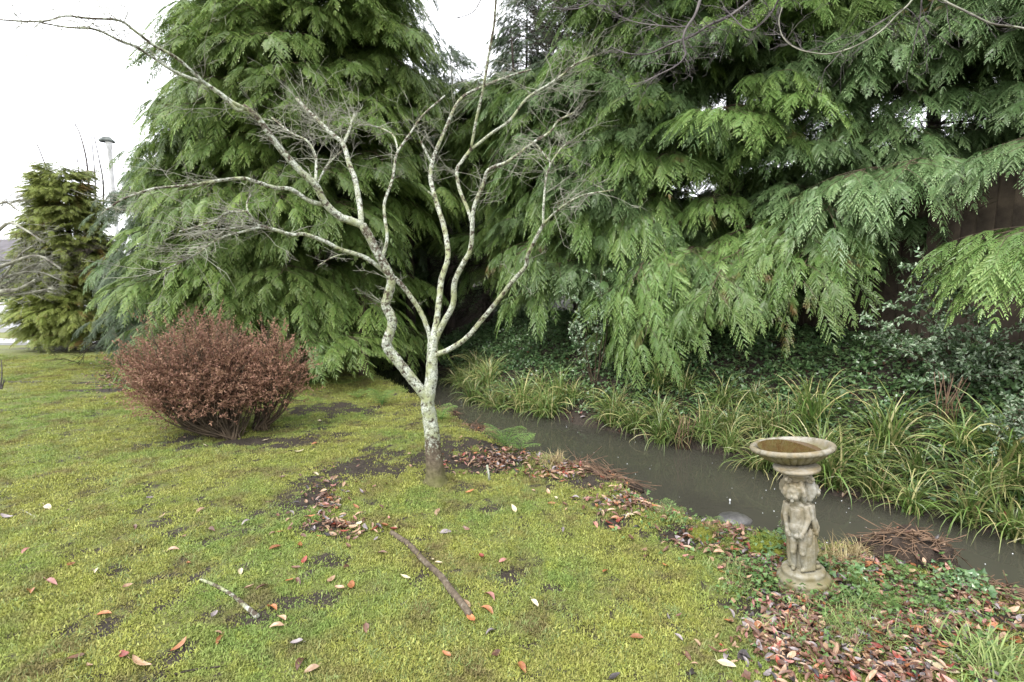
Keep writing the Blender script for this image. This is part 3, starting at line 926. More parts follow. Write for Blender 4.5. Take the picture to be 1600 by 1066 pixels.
# ================================================================== FENCE
F0, F1 = np.array([6.9, 0.9]), np.array([1.3, 11.6])
fd = (F1 - F0) / np.hypot(*(F1 - F0)); fl = np.hypot(*(F1 - F0)); fa = math.atan2(fd[1], fd[0])
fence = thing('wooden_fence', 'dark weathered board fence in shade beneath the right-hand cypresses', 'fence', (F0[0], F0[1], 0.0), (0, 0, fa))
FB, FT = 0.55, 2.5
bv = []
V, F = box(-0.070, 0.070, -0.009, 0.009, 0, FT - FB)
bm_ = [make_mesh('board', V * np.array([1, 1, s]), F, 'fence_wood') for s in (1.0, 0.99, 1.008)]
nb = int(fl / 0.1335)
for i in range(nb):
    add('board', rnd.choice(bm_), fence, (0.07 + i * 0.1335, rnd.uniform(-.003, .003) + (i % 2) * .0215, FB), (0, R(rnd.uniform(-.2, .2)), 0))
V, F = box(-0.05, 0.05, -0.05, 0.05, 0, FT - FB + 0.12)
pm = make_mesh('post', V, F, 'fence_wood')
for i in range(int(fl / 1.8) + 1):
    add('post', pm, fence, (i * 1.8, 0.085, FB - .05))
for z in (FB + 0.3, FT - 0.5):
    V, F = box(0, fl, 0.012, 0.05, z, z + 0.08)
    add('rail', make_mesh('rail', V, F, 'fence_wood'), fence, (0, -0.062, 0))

# ================================================================== LICHENED TREE
BASE = on_ground(683, 755)
tree = thing('lichened_maple', 'bare spreading tree with pale lichen on many limbs, standing on the lawn', 'tree', tuple(BASE))
D0 = BASE.y
BL = np.array(BASE)

def limb(pts, w0, w1, d0, d1, name='branch', n=4, k=9, parent=tree, mat='lichen_bark', knob=0.16, lich=(0.53, 0.44), origin=BL, ease=1.0):
    """pts: picture points from root to tip; w: width in picture px; d: distance at root and tip"""
    m_ = len(pts)
    cum = [0]
    for a, b_ in zip(pts[:-1], pts[1:]):
        cum.append(cum[-1] + math.hypot(b_[0] - a[0], b_[1] - a[1]))
    P = []
    for (px, py), c_ in zip(pts, cum):
        f = (c_ / cum[-1]) ** ease
        P.append(np.array(at(px, py, d0 + (d1 - d0) * f)) - origin)
    C = catmull(P, n)
    t = np.linspace(0, 1, len(C))
    dd = d0 + (d1 - d0) * t
    rad = (w0 * (1 - t) + w1 * t) / 2 / FPX * dd
    V, F = tube(C, rad, k, knob)
    a = np.concatenate([np.repeat(lich[0] + (lich[1] - lich[0]) * t, k), [lich[1], lich[0]]])
    me = tube_mesh(name, [(V, F, a)], mat, True, 'lichen')
    o = add(name, me, parent)
    return o, C, rad

def twigs(parent, C, rad, n, L, mat='twig_grey', t0=0.35, flat=0.5, seed=0, r=0.0022, sub=5, up=0.1, name='twigs'):
    rg = np.random.default_rng(seed)
    parts = []
    Tn = norm(np.gradient(C, axis=0))
    for i in range(n):
        t = t0 + (1 - t0) * rg.random() ** 0.8
        j = int(t * (len(C) - 1))
        p = C[j]; d = norm(Tn[j] * rg.uniform(0.3, 1.0) + rg.normal(0, 1, 3) * np.array([1, 1, flat]) * 0.75 + np.array([0, 0, up]))
        l = L * rg.uniform(0.5, 1.3) * (1.15 - 0.5 * t)
        pts = [p]; q = p.copy(); dd = d.copy()
        for k in range(4):
            dd = norm(dd + rg.normal(0, 0.22, 3) * np.array([1, 1, .6])); q = q + dd * l / 4; pts.append(q.copy())
        pts = np.array(pts)
        parts.append(tube(pts, np.linspace(r * 1.3, r * 0.55, 5), 3, cap=False))
        for k in range(sub):
            jj = rg.integers(1, 5); s = pts[jj]
            d2 = norm(dd + rg.normal(0, 0.75, 3) * np.array([1, 1, .6])); l2 = l * rg.uniform(0.2, 0.5)
            e = np.array([s, s + d2 * l2 * .5 + rg.normal(0, .008, 3), s + d2 * l2 + rg.normal(0, .015, 3)])
            parts.append(tube(e, [r * .75, r * .6, r * .4], 3, cap=False))
            if rg.random() < .6:
                d3 = norm(d2 + rg.normal(0, .8, 3))
                parts.append(tube(np.array([e[1], e[1] + d3 * l2 * .5]), [r * .5, r * .35], 3, cap=False))
    me = tube_mesh(name, parts, mat)
    o = add(name, me, parent); o['kind'] = 'stuff'
    return o

dt = D0
o, C, rad = limb([(683, 762), (681, 745), (679, 725), (677, 705), (675, 680), (672, 655), (668, 632), (670, 615), (674, 592), (675, 565), (676, 540), (677, 526)], 30, 15, dt, dt, 'trunk', 4, 16, knob=0.14, lich=(0.40, 0.56))
# flare and darker foot
me = o.data
vz = np.array([v.co.z for v in me.vertices]); 
co = np.array([v.co[:] for v in me.vertices])
fl_ = 1 + 0.55 * np.exp(-np.maximum(vz + .02, 0) / 0.05) * (1 + .5 * np.sin(np.arctan2(co[:, 1] - C[0][1], co[:, 0] - C[0][0]) * 4 + 1))
cx, cy = C[0][0], C[0][1]
co[:, 0] = cx + (co[:, 0] - cx) * np.where(vz < 0.2, fl_, 1); co[:, 1] = cy + (co[:, 1] - cy) * np.where(vz < 0.2, fl_, 1)
me.vertices.foreach_set('co', co.astype(np.float32).ravel())
me.attributes['lichen'].data.foreach_set('value', (0.02 + 0.51 * np.clip(vz / 0.42, 0, 1) ** 0.8).astype(np.float32))
me.update()

leader = [(668, 628), (661, 614), (648, 598), (638, 585), (621, 564), (607, 546), (604, 536), (607, 527), (613, 508), (611, 494), (603, 479), (605, 466), (610, 449), (611, 435), (601, 415), (589, 394), (577, 370), (566, 352)]
o1, C1, r1 = limb(leader, 17, 13, dt, dt - .15, n=4, k=12)
twigs(o1, C1, r1, 10, .25, t0=.5, seed=1)
LIMBS = [
 # pts, w0, w1, d0, d1, twigs, twiglen, t0
 ([(566, 352), (548, 345), (530, 338), (509, 319), (493, 289), (470, 268), (451, 248), (429, 221), (414, 199), (399, 180), (380, 166)], 12, 8, -.15, -.5, 14, .3, .3),
 ([(382, 168), (371, 172), (347, 149), (316, 127), (279, 93), (241, 71), (210, 48), (186, 32), (139, 29), (102, 25), (65, 34), (0, 31)], 6, 2, -.5, -1.3, 40, .3, .1),
 ([(384, 170), (360, 158), (325, 133), (279, 115), (248, 96), (214, 74), (186, 63), (149, 46), (108, 43), (65, 36)], 6, 2, -.5, -1.1, 26, .3, .1),
 ([(564, 354), (564, 338), (560, 308), (554, 278), (545, 255), (536, 225), (519, 210), (500, 191), (481, 173), (463, 154)], 9, 5, -.15, .2, 44, .42, .35),
 ([(536, 226), (545, 206), (549, 192), (554, 178)], 5, 3, .1, .3, 22, .38, .3),
 ([(509, 320), (485, 315), (455, 296), (432, 294), (402, 285), (380, 279), (345, 282), (320, 286), (290, 290), (245, 294), (220, 301), (190, 312), (167, 328)], 7, 2.5, -.2, -.9, 30, .3, .3),
 ([(493, 289), (494, 262), (493, 244), (481, 221), (455, 208), (425, 184)], 4.5, 2.5, -.25, .1, 30, .36, .2),
 ([(494, 290), (511, 259), (534, 236)], 3, 2, -.25, .1, 8, .25, .3),
 ([(608, 432), (602, 425), (582, 410), (565, 400), (532, 390), (507, 377), (475, 366), (457, 367), (432, 360), (410, 354), (400, 350), (387, 332), (370, 331), (355, 332), (340, 342), (315, 352), (280, 362)], 8, 2, -.05, -.8, 40, .25, .45),
 ([(387, 332), (386, 317), (392, 305)], 3, 2, -.5, -.4, 8, .2, .2),
 ([(412, 354), (395, 355), (370, 356), (340, 359), (320, 362), (292, 371)], 4, 2, -.45, -.8, 20, .25, .1),
 ([(425, 359), (405, 356), (380, 362), (350, 370), (330, 380), (310, 395), (282, 410), (235, 430)], 4.5, 1.6, -.45, -1.1, 46, .28, .1),
 ([(560, 399), (540, 397), (520, 402), (497, 415)], 3, 1.5, -.1, -.4, 8, .2, .2),
 ([(596, 405), (600, 394), (605, 371), (601, 338), (601, 315), (613, 281), (618, 248), (624, 233), (643, 206), (661, 180), (695, 150)], 5.5, 2.5, 0, .5, 16, .3, .4),
 ([(622, 236), (613, 210), (583, 197), (560, 195)], 3, 1.6, .3, .5, 16, .3, .2),
 ([(672, 530), (670, 519), (657, 487), (641, 463), (629, 447), (616, 434)], 8, 7, .05, .1, 3, .2, .3),
 ([(676, 535), (678, 520), (682, 503), (686, 471), (690, 435), (700, 402), (695, 360), (684, 323), (673, 281), (675, 255), (684, 229), (699, 195), (710, 169), (725, 150), (755, 135), (793, 120), (830, 109)], 10.5, 2.5, 0, .9, 30, .35, .45),
 ([(675, 256), (661, 229), (658, 221)], 4, 3, .5, .5, 5, .3, .6),
 ([(684, 320), (676, 306), (669, 300)], 4, 3, .4, .35, 1, .1, .6),
 ([(677, 545), (682, 528), (694, 503), (708, 475), (710, 443), (722, 415), (735, 390), (738, 356), (740, 326), (755, 289), (763, 266), (789, 255), (811, 240), (830, 225), (860, 206), (872, 189), (897, 176)], 10, 2.5, .05, -.3, 40, .4, .5),
 ([(738, 350), (730, 325), (718, 296), (714, 266), (725, 248), (736, 233)], 6, 5, -.1, 0, 2, .2, .4),
 ([(736, 234), (744, 188), (755, 139), (763, 90), (772, 38), (776, -20)], 4.5, 3.5, 0, -.3, 10, .35, .3),
 ([(735, 235), (766, 210), (797, 188), (823, 154), (860, 131), (878, 118), (897, 102), (928, 87)], 4.5, 2.5, 0, -.2, 44, .35, .4),
 ([(677, 556), (690, 551), (706, 544), (730, 527), (754, 499), (783, 463), (803, 437), (821, 417), (825, 398), (843, 362), (853, 345)], 9, 5, 0, -.5, 4, .25, .5),
 ([(849, 352), (849, 328), (853, 279), (860, 257), (853, 245), (838, 226)], 4, 2.5, -.5, -.5, 20, .28, .3),
 ([(850, 350), (872, 328), (909, 306), (959, 297)], 3.5, 1.8, -.5, -.9, 24, .28, .2),
 ([(859, 259), (872, 238), (890, 220)], 3, 1.8, -.5, -.5, 14, .25, .3),
]
for i, (pts, w0, w1, d0, d1, nt_, tl, t0) in enumerate(LIMBS):
    o, C, rad = limb(pts, w0 + .3, w1 + 0.2, dt + d0, dt + d1, k=8 if w0 > 6 else 6)
    twigs(o, C, rad, max(1, int(nt_ * 0.8)), tl, t0=t0, seed=10 + i, r=0.0016)

# ---- overhanging bare branches of the tree whose trunk stands out of frame to the right
ox = np.array([4.8, 1.2, 0.0])
ot = thing('overhanging_tree', 'bare tree off to the right whose thin branches hang into the top of view', 'tree', tuple(ox))
P = catmull([(0, 0, -.3), (0.05, 0, 1.5), (-.1, .1, 3.0), (-.6, .5, 4.2), (-1.6, 1.2, 5.0), (-3, 1.9, 5.3)], 5)
add('trunk', tube_mesh('trunk', [tube(P, np.linspace(.16, .03, len(P)), 10, .1)], 'bark_brown'), ot)
OV = [([(1110, -60), (1094, 0), (1085, 25), (1073, 43), (1067, 62), (1071, 85), (1058, 102), (1033, 115), (1008, 127)], 5, 1.5, 3.4, 3.3, 26),
      ([(1240, -60), (1174, 0), (1140, 25), (1107, 40), (1082, 56), (1051, 68), (1014, 84), (983, 84), (955, 74)], 5, 1.5, 3.2, 3.8, 30),
      ([(1082, 40), (1060, 42), (1030, 40), (990, 34), (958, 19), (950, 10)], 2, 1.2, 3.4, 3.7, 20),
      ([(1440, -40), (1425, 0), (1403, 22), (1375, 50), (1335, 73), (1298, 84), (1273, 83), (1245, 76), (1224, 59), (1217, 34), (1222, 12)], 2.6, 1.5, 2.9, 3.2, 18),
      ([(1450, -30), (1474, 0), (1511, 19), (1549, 37), (1586, 42), (1640, 52)], 3.2, 2.6, 2.9, 2.8, 8),
      ([(1225, -30), (1216, 0), (1199, 28), (1171, 48), (1146, 28), (1130, 10)], 3.5, 1.5, 3.2, 3.4, 14),
      ([(940, -20), (928, 0), (909, 12), (884, 15), (870, 12)], 2.5, 1.2, 3.6, 3.7, 6),
      ([(760, -20), (751, 0), (739, 19), (714, 29)], 2.2, 1.2, 3.4, 3.5, 2),
      ([(1440, 0), (1437, 30), (1430, 60), (1426, 85)], 2.0, 1.5, 3.0, 3.1, 4)]
for i, (pts, w0, w1, d0, d1, nt_) in enumerate(OV):
    o, C, rad = limb(pts, w0, w1, d0, d1, parent=ot, mat='twig_dark' if i not in (3, 4) else 'twig_grey', k=6, origin=ox, knob=.1)
    twigs(o, C, rad, nt_, .26, mat='twig_dark', t0=.1, seed=60 + i, r=0.0017)

# ================================================================== LEFT BACKGROUND BARE SHRUBS
def bare(name, label, cat, px, d, stems, tw, seed, mat='twig_dark', base_py=None, group=None, tl=.4, r=0.006):
    p = at(px, 500, d); zb = hz(p.x, p.y); org = np.array([p.x, p.y, zb])
    t = thing(name, label, cat, tuple(org), group=group)
    for k, (pts, w0, w1, d1) in enumerate(stems):
        o, C, rad = limb(pts, w0, w1, d, d1, parent=t, mat=mat, k=6, origin=org, name='branch')
        if tw:
            twigs(o, C, rad, tw, tl, mat=mat, t0=.2, seed=seed + k, r=r, sub=4)
bare('bare_tree', 'low spreading grey bare tree whose twigs enter from the left edge', 'tree', -60, 8.2,
     [([(-60, 545), (-50, 500), (-30, 470), (0, 456), (30, 452), (55, 438)], 14, 4, 8.0), ([(-60, 545), (-56, 480), (-20, 430), (20, 410), (60, 400), (95, 420)], 9, 3, 7.8),
      ([(-60, 545), (-60, 470), (-30, 400), (10, 350), (40, 360), (70, 380)], 8, 2, 7.8), ([(-50, 500), (-20, 450), (20, 430), (60, 425), (100, 440)], 6, 2, 8.2),
      ([(-30, 470), (10, 445), (40, 420), (75, 405)], 6, 2, 8.4), ([(-60, 470), (-40, 380), (0, 318), (30, 330)], 6, 2, 7.8),
      ([(-30, 470), (0, 440), (30, 400), (50, 385)], 5, 2, 8.0), ([(-20, 462), (30, 460), (60, 455), (85, 450)], 5, 2, 8.0)], 42, 700, tl=.42, r=0.0028, mat='twig_grey')
bare('bare_sapling', 'slender leafless sapling between the golden conifer and pale flue', 'tree', 158, 12.5,
     [([(158, 545), (156, 430), (150, 360), (140, 300), (135, 250), (125, 210), (115, 190)], 5, 1, 12.5), ([(156, 400), (150, 330), (148, 270), (142, 205)], 3, 1, 12.5),
      ([(156, 400), (162, 300), (155, 250), (144, 200)], 3, 1, 12.3), ([(155, 400), (130, 330), (110, 295), (80, 275), (62, 235), (58, 225)], 3.5, 1, 12.3),
      ([(156, 420), (128, 300), (120, 240)], 2.5, 1, 12.6)], 5, 760, mat='twig_dark', tl=.5, r=0.004)
bare('twig_stub', 'little dead shrub stub at the left edge of the lawn', 'shrub', -4, 6.9,
     [([(0, 608), (3, 585), (2, 562)], 2.5, 1, 6.9), ([(0, 608), (-6, 590), (-10, 570)], 3, 1, 6.9), ([(2, 608), (6, 596)], 3, 1.5, 6.9)], 6, 780, tl=.1, r=0.0015)

# flue with cowl
p = at(188, 430, 24)
fl_t = thing('flue_pipe', 'pale tall pipe with dark hooded cap rising behind the cypresses', 'flue pipe', (p.x, p.y, 0))
topz = at(185, 222, 24).z
V, F = lathe([(0.09, 0), (0.085, topz - .3), (0.12, topz - .28), (0.13, topz)], 14)
add('pipe', make_mesh('pipe', V, F, 'pale_metal', None, True), fl_t)
V, F = lathe([(0.30, topz), (0.31, topz + .05), (0.15, topz + .2), (0.01, topz + .22)], 8)
add('cowl', make_mesh('cowl', V, F, 'dark_metal'), fl_t, (-.08, 0, 0))

# distant house and hedge at the left edge
hx, hy = -42.0, 44.0
ho = thing('distant_house', 'pale low house far beyond the road at left edge', 'house', (hx, hy, 0))
V, F = box(-6, 6, -3, 3, 0, 2.6); add('wall', make_mesh('wall', V, F, 'pale_render'), ho)
V = np.array([(-6.4, -3.4, 2.6), (6.4, -3.4, 2.6), (6.4, 3.4, 2.6), (-6.4, 3.4, 2.6), (-6, 0, 4.4), (6, 0, 4.4)])
add('roof', make_mesh('roof', V, [(0, 1, 5, 4), (2, 3, 4, 5), (0, 4, 3), (1, 2, 5), (0, 3, 2, 1)], 'roof_tile'), ho)
for k in range(4):
    V, F = box(-.7, .7, -.04, .04, 0, 1.1)
    w = add('window', make_mesh('window', V, F, 'window_glass'), ho, (-4.4 + k * 2.9, -3.03, 1.0))
    V, F = box(-.8, .8, -.03, .05, -.1, 0)
    add('sill', make_mesh('sill', V, F, 'pale_render'), w)
# roadside hedge
rg = np.random.default_rng(77)
n = 9000
hp = np.stack([rg.uniform(-60, -22, n), rg.uniform(31, 32.2, n), rg.random(n) ** .8 * 1.35], 1)
V, F = kites(hp, norm(rg.normal(0, 1, (n, 3))), norm(rg.normal(0, 1, (n, 3))), rg.uniform(.1, .25, n), rg.uniform(.06, .12, n))
tag(add('roadside_hedge', make_mesh('roadside_hedge', V, F, 'ivy_leaf', None, False, {'tint': np.repeat(rg.random(n) * .4, 4)})), 'dark clipped hedge across the road at far left', 'hedge')

# ================================================================== RED-BROWN BUSH
def bush(label, foot, stems, cx, cy_, w, h, d, seed, nsp, group=None):
    """foot: list of feet px; crown ellipse centred at px cx,cy_ half sizes w,h"""
    rg = np.random.default_rng(seed)
    f0 = on_ground(*foot[0]); org = np.array(f0)
    t = thing('rusty_bush', label, 'bush', tuple(org), group=group)
    ctr = np.array(at(cx, cy_, d)) - org
    rx = w / FPX * d; rz = h / FPX * d; ry = rx * .8
    tips = []
    for i in range(stems):
        u = rg.normal(0, 1, 3); u /= np.linalg.norm(u)
        if u[2] < -0.15:
            u[2] *= -.6
        rr = rg.uniform(.72, .98)
        if i % 9 == 0: rr *= 1.14
        rr *= 1 + .40 * mnoise.noise(Vector(u * 2.4 + seed)) if u[2] > -.1 else 1
        tip = ctr + u * np.array([rx, ry, rz]) * rr
        ft = np.array(on_ground(*foot[rg.integers(0, len(foot))])) - org + rg.normal(0, .03, 3) * np.array([1, 1, 0])
        mid = ft * .55 + tip * .45 + np.array([(tip[0] - ft[0]) * .12, (tip[1] - ft[1]) * .12, -0.05 - .10 * abs(tip[0] - ft[0])])
        C = catmull([ft, mid, tip], 7)
        tips.append(C)
    parts = [tube(C, np.linspace(.010, .002, len(C)), 4) for C in tips]
    # fine side twigs
    for C in tips:
        for k in range(7):
            j = rg.integers(4, len(C)); s = C[j]; dd = norm(norm(C[-1] - C[-3]) + rg.normal(0, .6, 3) + np.array([0, 0, .25]))
            l = rg.uniform(.1, .3)
            parts.append(tube(np.array([s, s + dd * l * .5 + rg.normal(0, .01, 3), s + dd * l]), [.003, .0022, .0012], 3))
    add('stems', tube_mesh('stems', parts, 'twig_brown'), t)['kind'] = 'stuff'
    G = Geo()
    cnt = 0
    while cnt < nsp:
        C = tips[rg.integers(0, len(tips))]
        tt = rg.uniform(.5, 1.0) ** .7
        j = min(int(tt * (len(C) - 1)), len(C) - 1)
        p = C[j] + rg.normal(0, .075, 3)
        q = (p - ctr) / np.array([rx, ry, rz])
        if np.linalg.norm(q) > 1.16 + .22 * rg.random() or q[2] < -.85 + .3 * rg.random():
            continue
        out = norm(q * np.array([1, 1, .8]) + np.array([0, 0, .75]) + rg.normal(0, .35, 3))
        l = rg.uniform(.07, .17)
        m_ = 13
        k = (np.arange(m_) + .5) / m_
        P = p + out * (k * l)[:, None]
        dd = norm(out[None] * .8 + rg.normal(0, .75, (m_, 3)))
        V, F = kites(P, dd, norm(rg.normal(0, 1, (m_, 3))), rg.uniform(.018, .036, m_), rg.uniform(.007, .013, m_))
        G.put(V, F, 0, np.clip(rg.uniform(0, .7) + rg.uniform(-.1, .35), 0, 1) * np.ones(len(V)))
        cnt += 1
    fo = add('foliage', G.mesh('foliage', ['rust_foliage']), t); fo['kind'] = 'stuff'
    return t
bush('wide rounded rust-brown dead-leaved bush on the lawn', [(352, 684), (366, 686), (340, 682)], 170, 308, 578, 100, 92, 5.25, 5, 4600)
bush('narrow upright rust-brown bush against right side of the wide one', [(402, 672), (410, 673)], 40, 434, 578, 42, 72, 5.3, 6, 820)

# ================================================================== BIRD BATH
bb = on_ground(1257, 914)
TILT = R(-5.0)
bath = thing('bird_bath', 'weathered stone bird bath carried by three cherub figures on a stepped round base', 'bird bath', (bb.x, bb.y, bb.z - 0.01), (0, R(-6.5), R(-18)))
def stone(name, V, F, parent=bath, smooth=True, green=None):
    V = np.asarray(V)
    g = green(V) if green else np.zeros(len(V))
    return add(name, make_mesh(name, V, F, 'mossy_stone', None, smooth, {'green': g}), parent)
prof = [(0.0, -.03), (.135, -.03), (.138, .0), (.138, .022), (.132, .030), (.122, .033), (.120, .040), (.124, .050), (.120, .062), (.108, .068), (.100, .074), (.098, .082), (.1, .09), (.097, .100), (.085, .106), (.0, .108)]
V, F = lathe(prof, 48)
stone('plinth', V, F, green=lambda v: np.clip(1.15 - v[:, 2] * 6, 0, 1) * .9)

def ell(c, r, rot=(0, 0, 0), k=14, j=9):
    V = []
    for a in range(j + 1):
        th = math.pi * a / j
        for b_ in range(k):
            ph = 2 * math.pi * b_ / k
            V.append((r[0] * math.sin(th) * math.cos(ph), r[1] * math.sin(th) * math.sin(ph), r[2] * math.cos(th)))
    M = Euler([R(x) for x in rot]).to_matrix()
    V = np.array([M @ Vector(v) for v in V]) + np.array(c)
    F = [(a * k + b_, (a + 1) * k + b_, (a + 1) * k + (b_ + 1) % k, a * k + (b_ + 1) % k) for a in range(j) for b_ in range(k)]
    return V, np.array(F)
def cap_(p, q, r0, r1):
    C = np.array([np.array(p) * (1 - t) + np.array(q) * t for t in np.linspace(0, 1, 5)])
    return tube(C, np.linspace(r0, r1, 5), 10)
def cherub(ang, seed, head_yaw=0, drape=False):
    """one standing putto facing -Y, its back to the axis"""
    rg = random.Random(seed)
    L = []
    y = -0.047
    L.append(ell((0, y + .006, .375), (.040, .031, .052)))            # chest
    L.append(ell((0, y - .004, .318), (.041, .036, .038)))            # belly
    L.append(cap_((0, y + .004, .41), (0, y + .004, .29), .034, .038))
    L.append(ell((0, y + .004, .285), (.045, .036, .032)))            # hips
    L.append(ell((0, y + .012, .424), (.036, .024, .020)))            # shoulders
    L.append(ell((0, y, .44), (.017, .017, .022)))                    # neck
    hx_ = -.006
    L.append(ell((hx_, y - .012, .486), (.0365, .038, .041), (12, 0, head_yaw)))   # head
    L.append(ell((hx_ - .016, y - .042, .474), (.014, .012, .013)))   # cheeks
    L.append(ell((hx_ + .016, y - .042, .474), (.014, .012, .013)))
    L.append(ell((hx_, y - .052, .480), (.0055, .009, .008)))         # nose
    L.append(ell((hx_, y - .044, .456), (.010, .009, .007)))          # chin
    L.append(ell((hx_, y - .047, .467), (.009, .006, .003)))          # mouth
    L.append(ell((hx_, y - .036, .500), (.024, .014, .011)))          # brow
    for sx in (-1, 1):
        L.append(ell((hx_ + sx * .013, y - .044, .487), (.0035, .003, .0025)))
        L.append(ell((hx_ + sx * .036, y - .008, .482), (.006, .009, .011)))   # ears
    for k in range(34):                                                # curls
        a = rg.uniform(0, math.pi * 2); e = rg.uniform(.15, 1.45)
        cx_ = hx_ + .036 * math.cos(e) * math.cos(a); cy_2 = y - .008 + .038 * math.cos(e) * math.sin(a); cz = .492 + .036 * math.sin(e)
        if cy_2 < y - .026 and cz < .518:
            continue
        L.append(ell((cx_, cy_2, cz), (.010, .010, .009), k=8, j=6))
    # legs
    L.append(cap_((-.021, y + .002, .282), (-.026, y - .010, .195), .0235, .017))
    L.append(cap_((-.026, y - .010, .200), (-.028, y + .004, .128), .0175, .011))
    L.append(cap_((.021, y + .002, .282), (.020, y - .014, .196), .0235, .017))
    L.append(cap_((.020, y - .014, .200), (.016, y + .002, .128), .0175, .011))
    L.append(ell((-.031, y - .014, .116), (.012, .024, .010), (0, 0, 15)))
    L.append(ell((.017, y - .016, .116), (.012, .024, .010), (0, 0, -8)))
    L.append(ell((-.026, y - .020, .197), (.0135, .010, .012)))
    L.append(ell((.020, y - .024, .197), (.0135, .010, .012)))
    # arms: his right hangs with the hand on the hip, his left folds across to the front
    L.append(cap_((-.042, y + .010, .422), (-.057, y + .004, .362), .0175, .0145))
    L.append(cap_((-.057, y + .004, .366), (-.050, y - .010, .305), .0145, .0105))
    L.append(ell((-.048, y - .014, .292), (.012, .013, .016)))
    for k in range(4):
        L.append(cap_((-.052 + k * .005, y - .020, .288), (-.050 + k * .005, y - .022, .272), .0040, .0032))
    L.append(cap_((.042, y + .008, .422), (.055, y - .004, .360), .0175, .015))
    L.append(cap_((.055, y - .004, .364), (.034, y - .036, .305), .0145, .0105))
    L.append(ell((.028, y - .040, .297), (.014, .011, .013)))
    for k in range(4):
        L.append(cap_((.022 + k * .0055, y - .047, .296), (.014 + k * .005, y - .048, .284 - .002 * k), .0040, .0032))
    # cloth held at the front
    L.append(ell((.004, y - .034, .283), (.017, .012, .013)))
    L.append(ell((.046, y + .016, .262), (.018, .024, .055), (0, 10, 0)))
    L.append(ell((.050, y + .022, .190), (.018, .024, .070), (0, -4, 0)))
    for k in range(4):
        x_ = .034 + k * .010
        L.append(cap_((x_ + .002, y + .004 + k * .008, .275), (x_ - .006, y - .010 + k * .009, .112), .006, .0135 - .001 * k))
    L.append(cap_((-.03, y + .022, .30), (-.036, y + .014, .115), .014, .022))
    # wings up beside the head, each of rounded feathers
    for sx in (-1, 1):
        for k in range(6):
            f = k / 5
            L.append(ell((sx * (.052 + .020 * math.sin(f * 3.1)), y + .036 + .010 * f, .455 + .072 * f), (.021, .014, .020), (0, sx * (30 - 50 * f), 0), 10, 7))
        L.append(ell((sx * .050, y + .040, .49), (.026, .018, .050), (0, sx * 8, 0)))
    V = []; F = []; n_ = 0
    Mz = Matrix.Rotation(ang, 3, 'Z')
    Mn = np.array(Mz)
    for v, f in L:
        V.append(np.asarray(v) @ Mn.T); F += clean(np.asarray(f) + n_); n_ += len(v)
    return np.concatenate(V), F, n_
Vs = []; Fs = []; nn_ = 0
for a, s, hy_ in ((0, 1, 10), (math.radians(120), 2, 0), (math.radians(240), 3, 0)):
    v, f, c_ = cherub(a, s, hy_)
    Vs.append(v); Fs += [tuple(i + nn_ for i in q) for q in f]; nn_ += c_
v, f = tube(np.array([(0, 0, .09), (0, 0, .3), (0, 0, .55)]), [.045, .04, .04], 12)
Vs.append(v); Fs += [tuple(i + nn_ for i in q) for q in clean(f)]; nn_ += len(v)
tmp = bpy.data.objects.new('cherub_figures', make_mesh('cherub_figures', np.concatenate(Vs), Fs, 'mossy_stone'))
COL.objects.link(tmp)
md = tmp.modifiers.new('r', 'REMESH'); md.mode = 'VOXEL'; md.voxel_size = 0.0028; md.use_smooth_shade = True
md = tmp.modifiers.new('s', 'SMOOTH'); md.iterations = 5; md.factor = .6
dg = bpy.context.evaluated_depsgraph_get()
me = bpy.data.meshes.new_from_object(tmp.evaluated_get(dg), depsgraph=dg)
bpy.data.objects.remove(tmp)
me.name = 'cherub_figures'
me.materials.clear(); me.materials.append(MAT['mossy_stone'])
for a_ in list(me.attributes):
    if a_.name in ('green', 'tint'):
        me.attributes.remove(a_)
zz = np.array([v.co.z for v in me.vertices])
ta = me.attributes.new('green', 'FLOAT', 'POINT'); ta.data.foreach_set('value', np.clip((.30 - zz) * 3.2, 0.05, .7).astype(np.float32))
fg = add('cherub_figures', me, bath, (0, 0, 0), (0, 0, R(-24)), (.94, .94, 1.04))
# capital with scrolls
V, F = lathe([(.040, .535), (.052, .548), (.050, .556), (.062, .566), (.070, .572), (.070, .580), (.060, .584), (.095, .590), (.106, .596), (.106, .606), (.098, .611), (.02, .612)], 40)
V[:, 2] += .016
cp = stone('capital', V, F)
for k in range(4):
    a = R(45 + 90 * k)
    c_ = np.array([math.cos(a) * .066, math.sin(a) * .066, .570])
    sp = []
    for q in range(20):
        th = q * .62; rr = .018 * (1 - q / 24)
        sp.append(c_ + np.array([math.cos(a) * math.cos(th) * rr, math.sin(a) * math.cos(th) * rr, math.sin(th) * rr]))
    v, f = tube(np.array(sp), np.linspace(.009, .006, 20), 7)
    stone('scroll', v, clean(f), cp)
# bowl: fluted underside, rolled rim, hollow inside
outer = [(.05, .602), (.098, .604), (.112, .610), (.130, .622), (.150, .636), (.168, .652), (.182, .668), (.190, .680), (.196, .684)]
rim = [(.207, .686), (.216, .692), (.219, .700), (.216, .709), (.207, .714), (.196, .713), (.190, .706)]
inner = [(.184, .696), (.170, .682), (.145, .668), (.1, .658), (.05, .654), (.0005, .653)]
prof = outer + rim + inner
no = len(outer)
def flt(i, a, r, z):
    if 2 <= i <= 7:
        return r - .007 * abs(math.sin(a * 14)) ** .5 * 0 + .013 * (abs(math.sin(a * 14)) ** .5) - .009, z
    if no <= i < no + len(rim):
        return r + .0016 * math.sin(a * 60) * math.sin(i * 2.0 + a * 30), z
    return r, z
prof = [(r * .90, .684 - (.684 - z) * .72 if z < .684 and i_ < no else z) for i_, (r, z) in enumerate(prof)]
V, F = lathe(prof, 224, flt)
def gb(v):
    rr = np.hypot(v[:, 0], v[:, 1])
    return np.where((v[:, 2] < .684) & (v[:, 2] > .612), .95, .15) * np.ones(len(v))
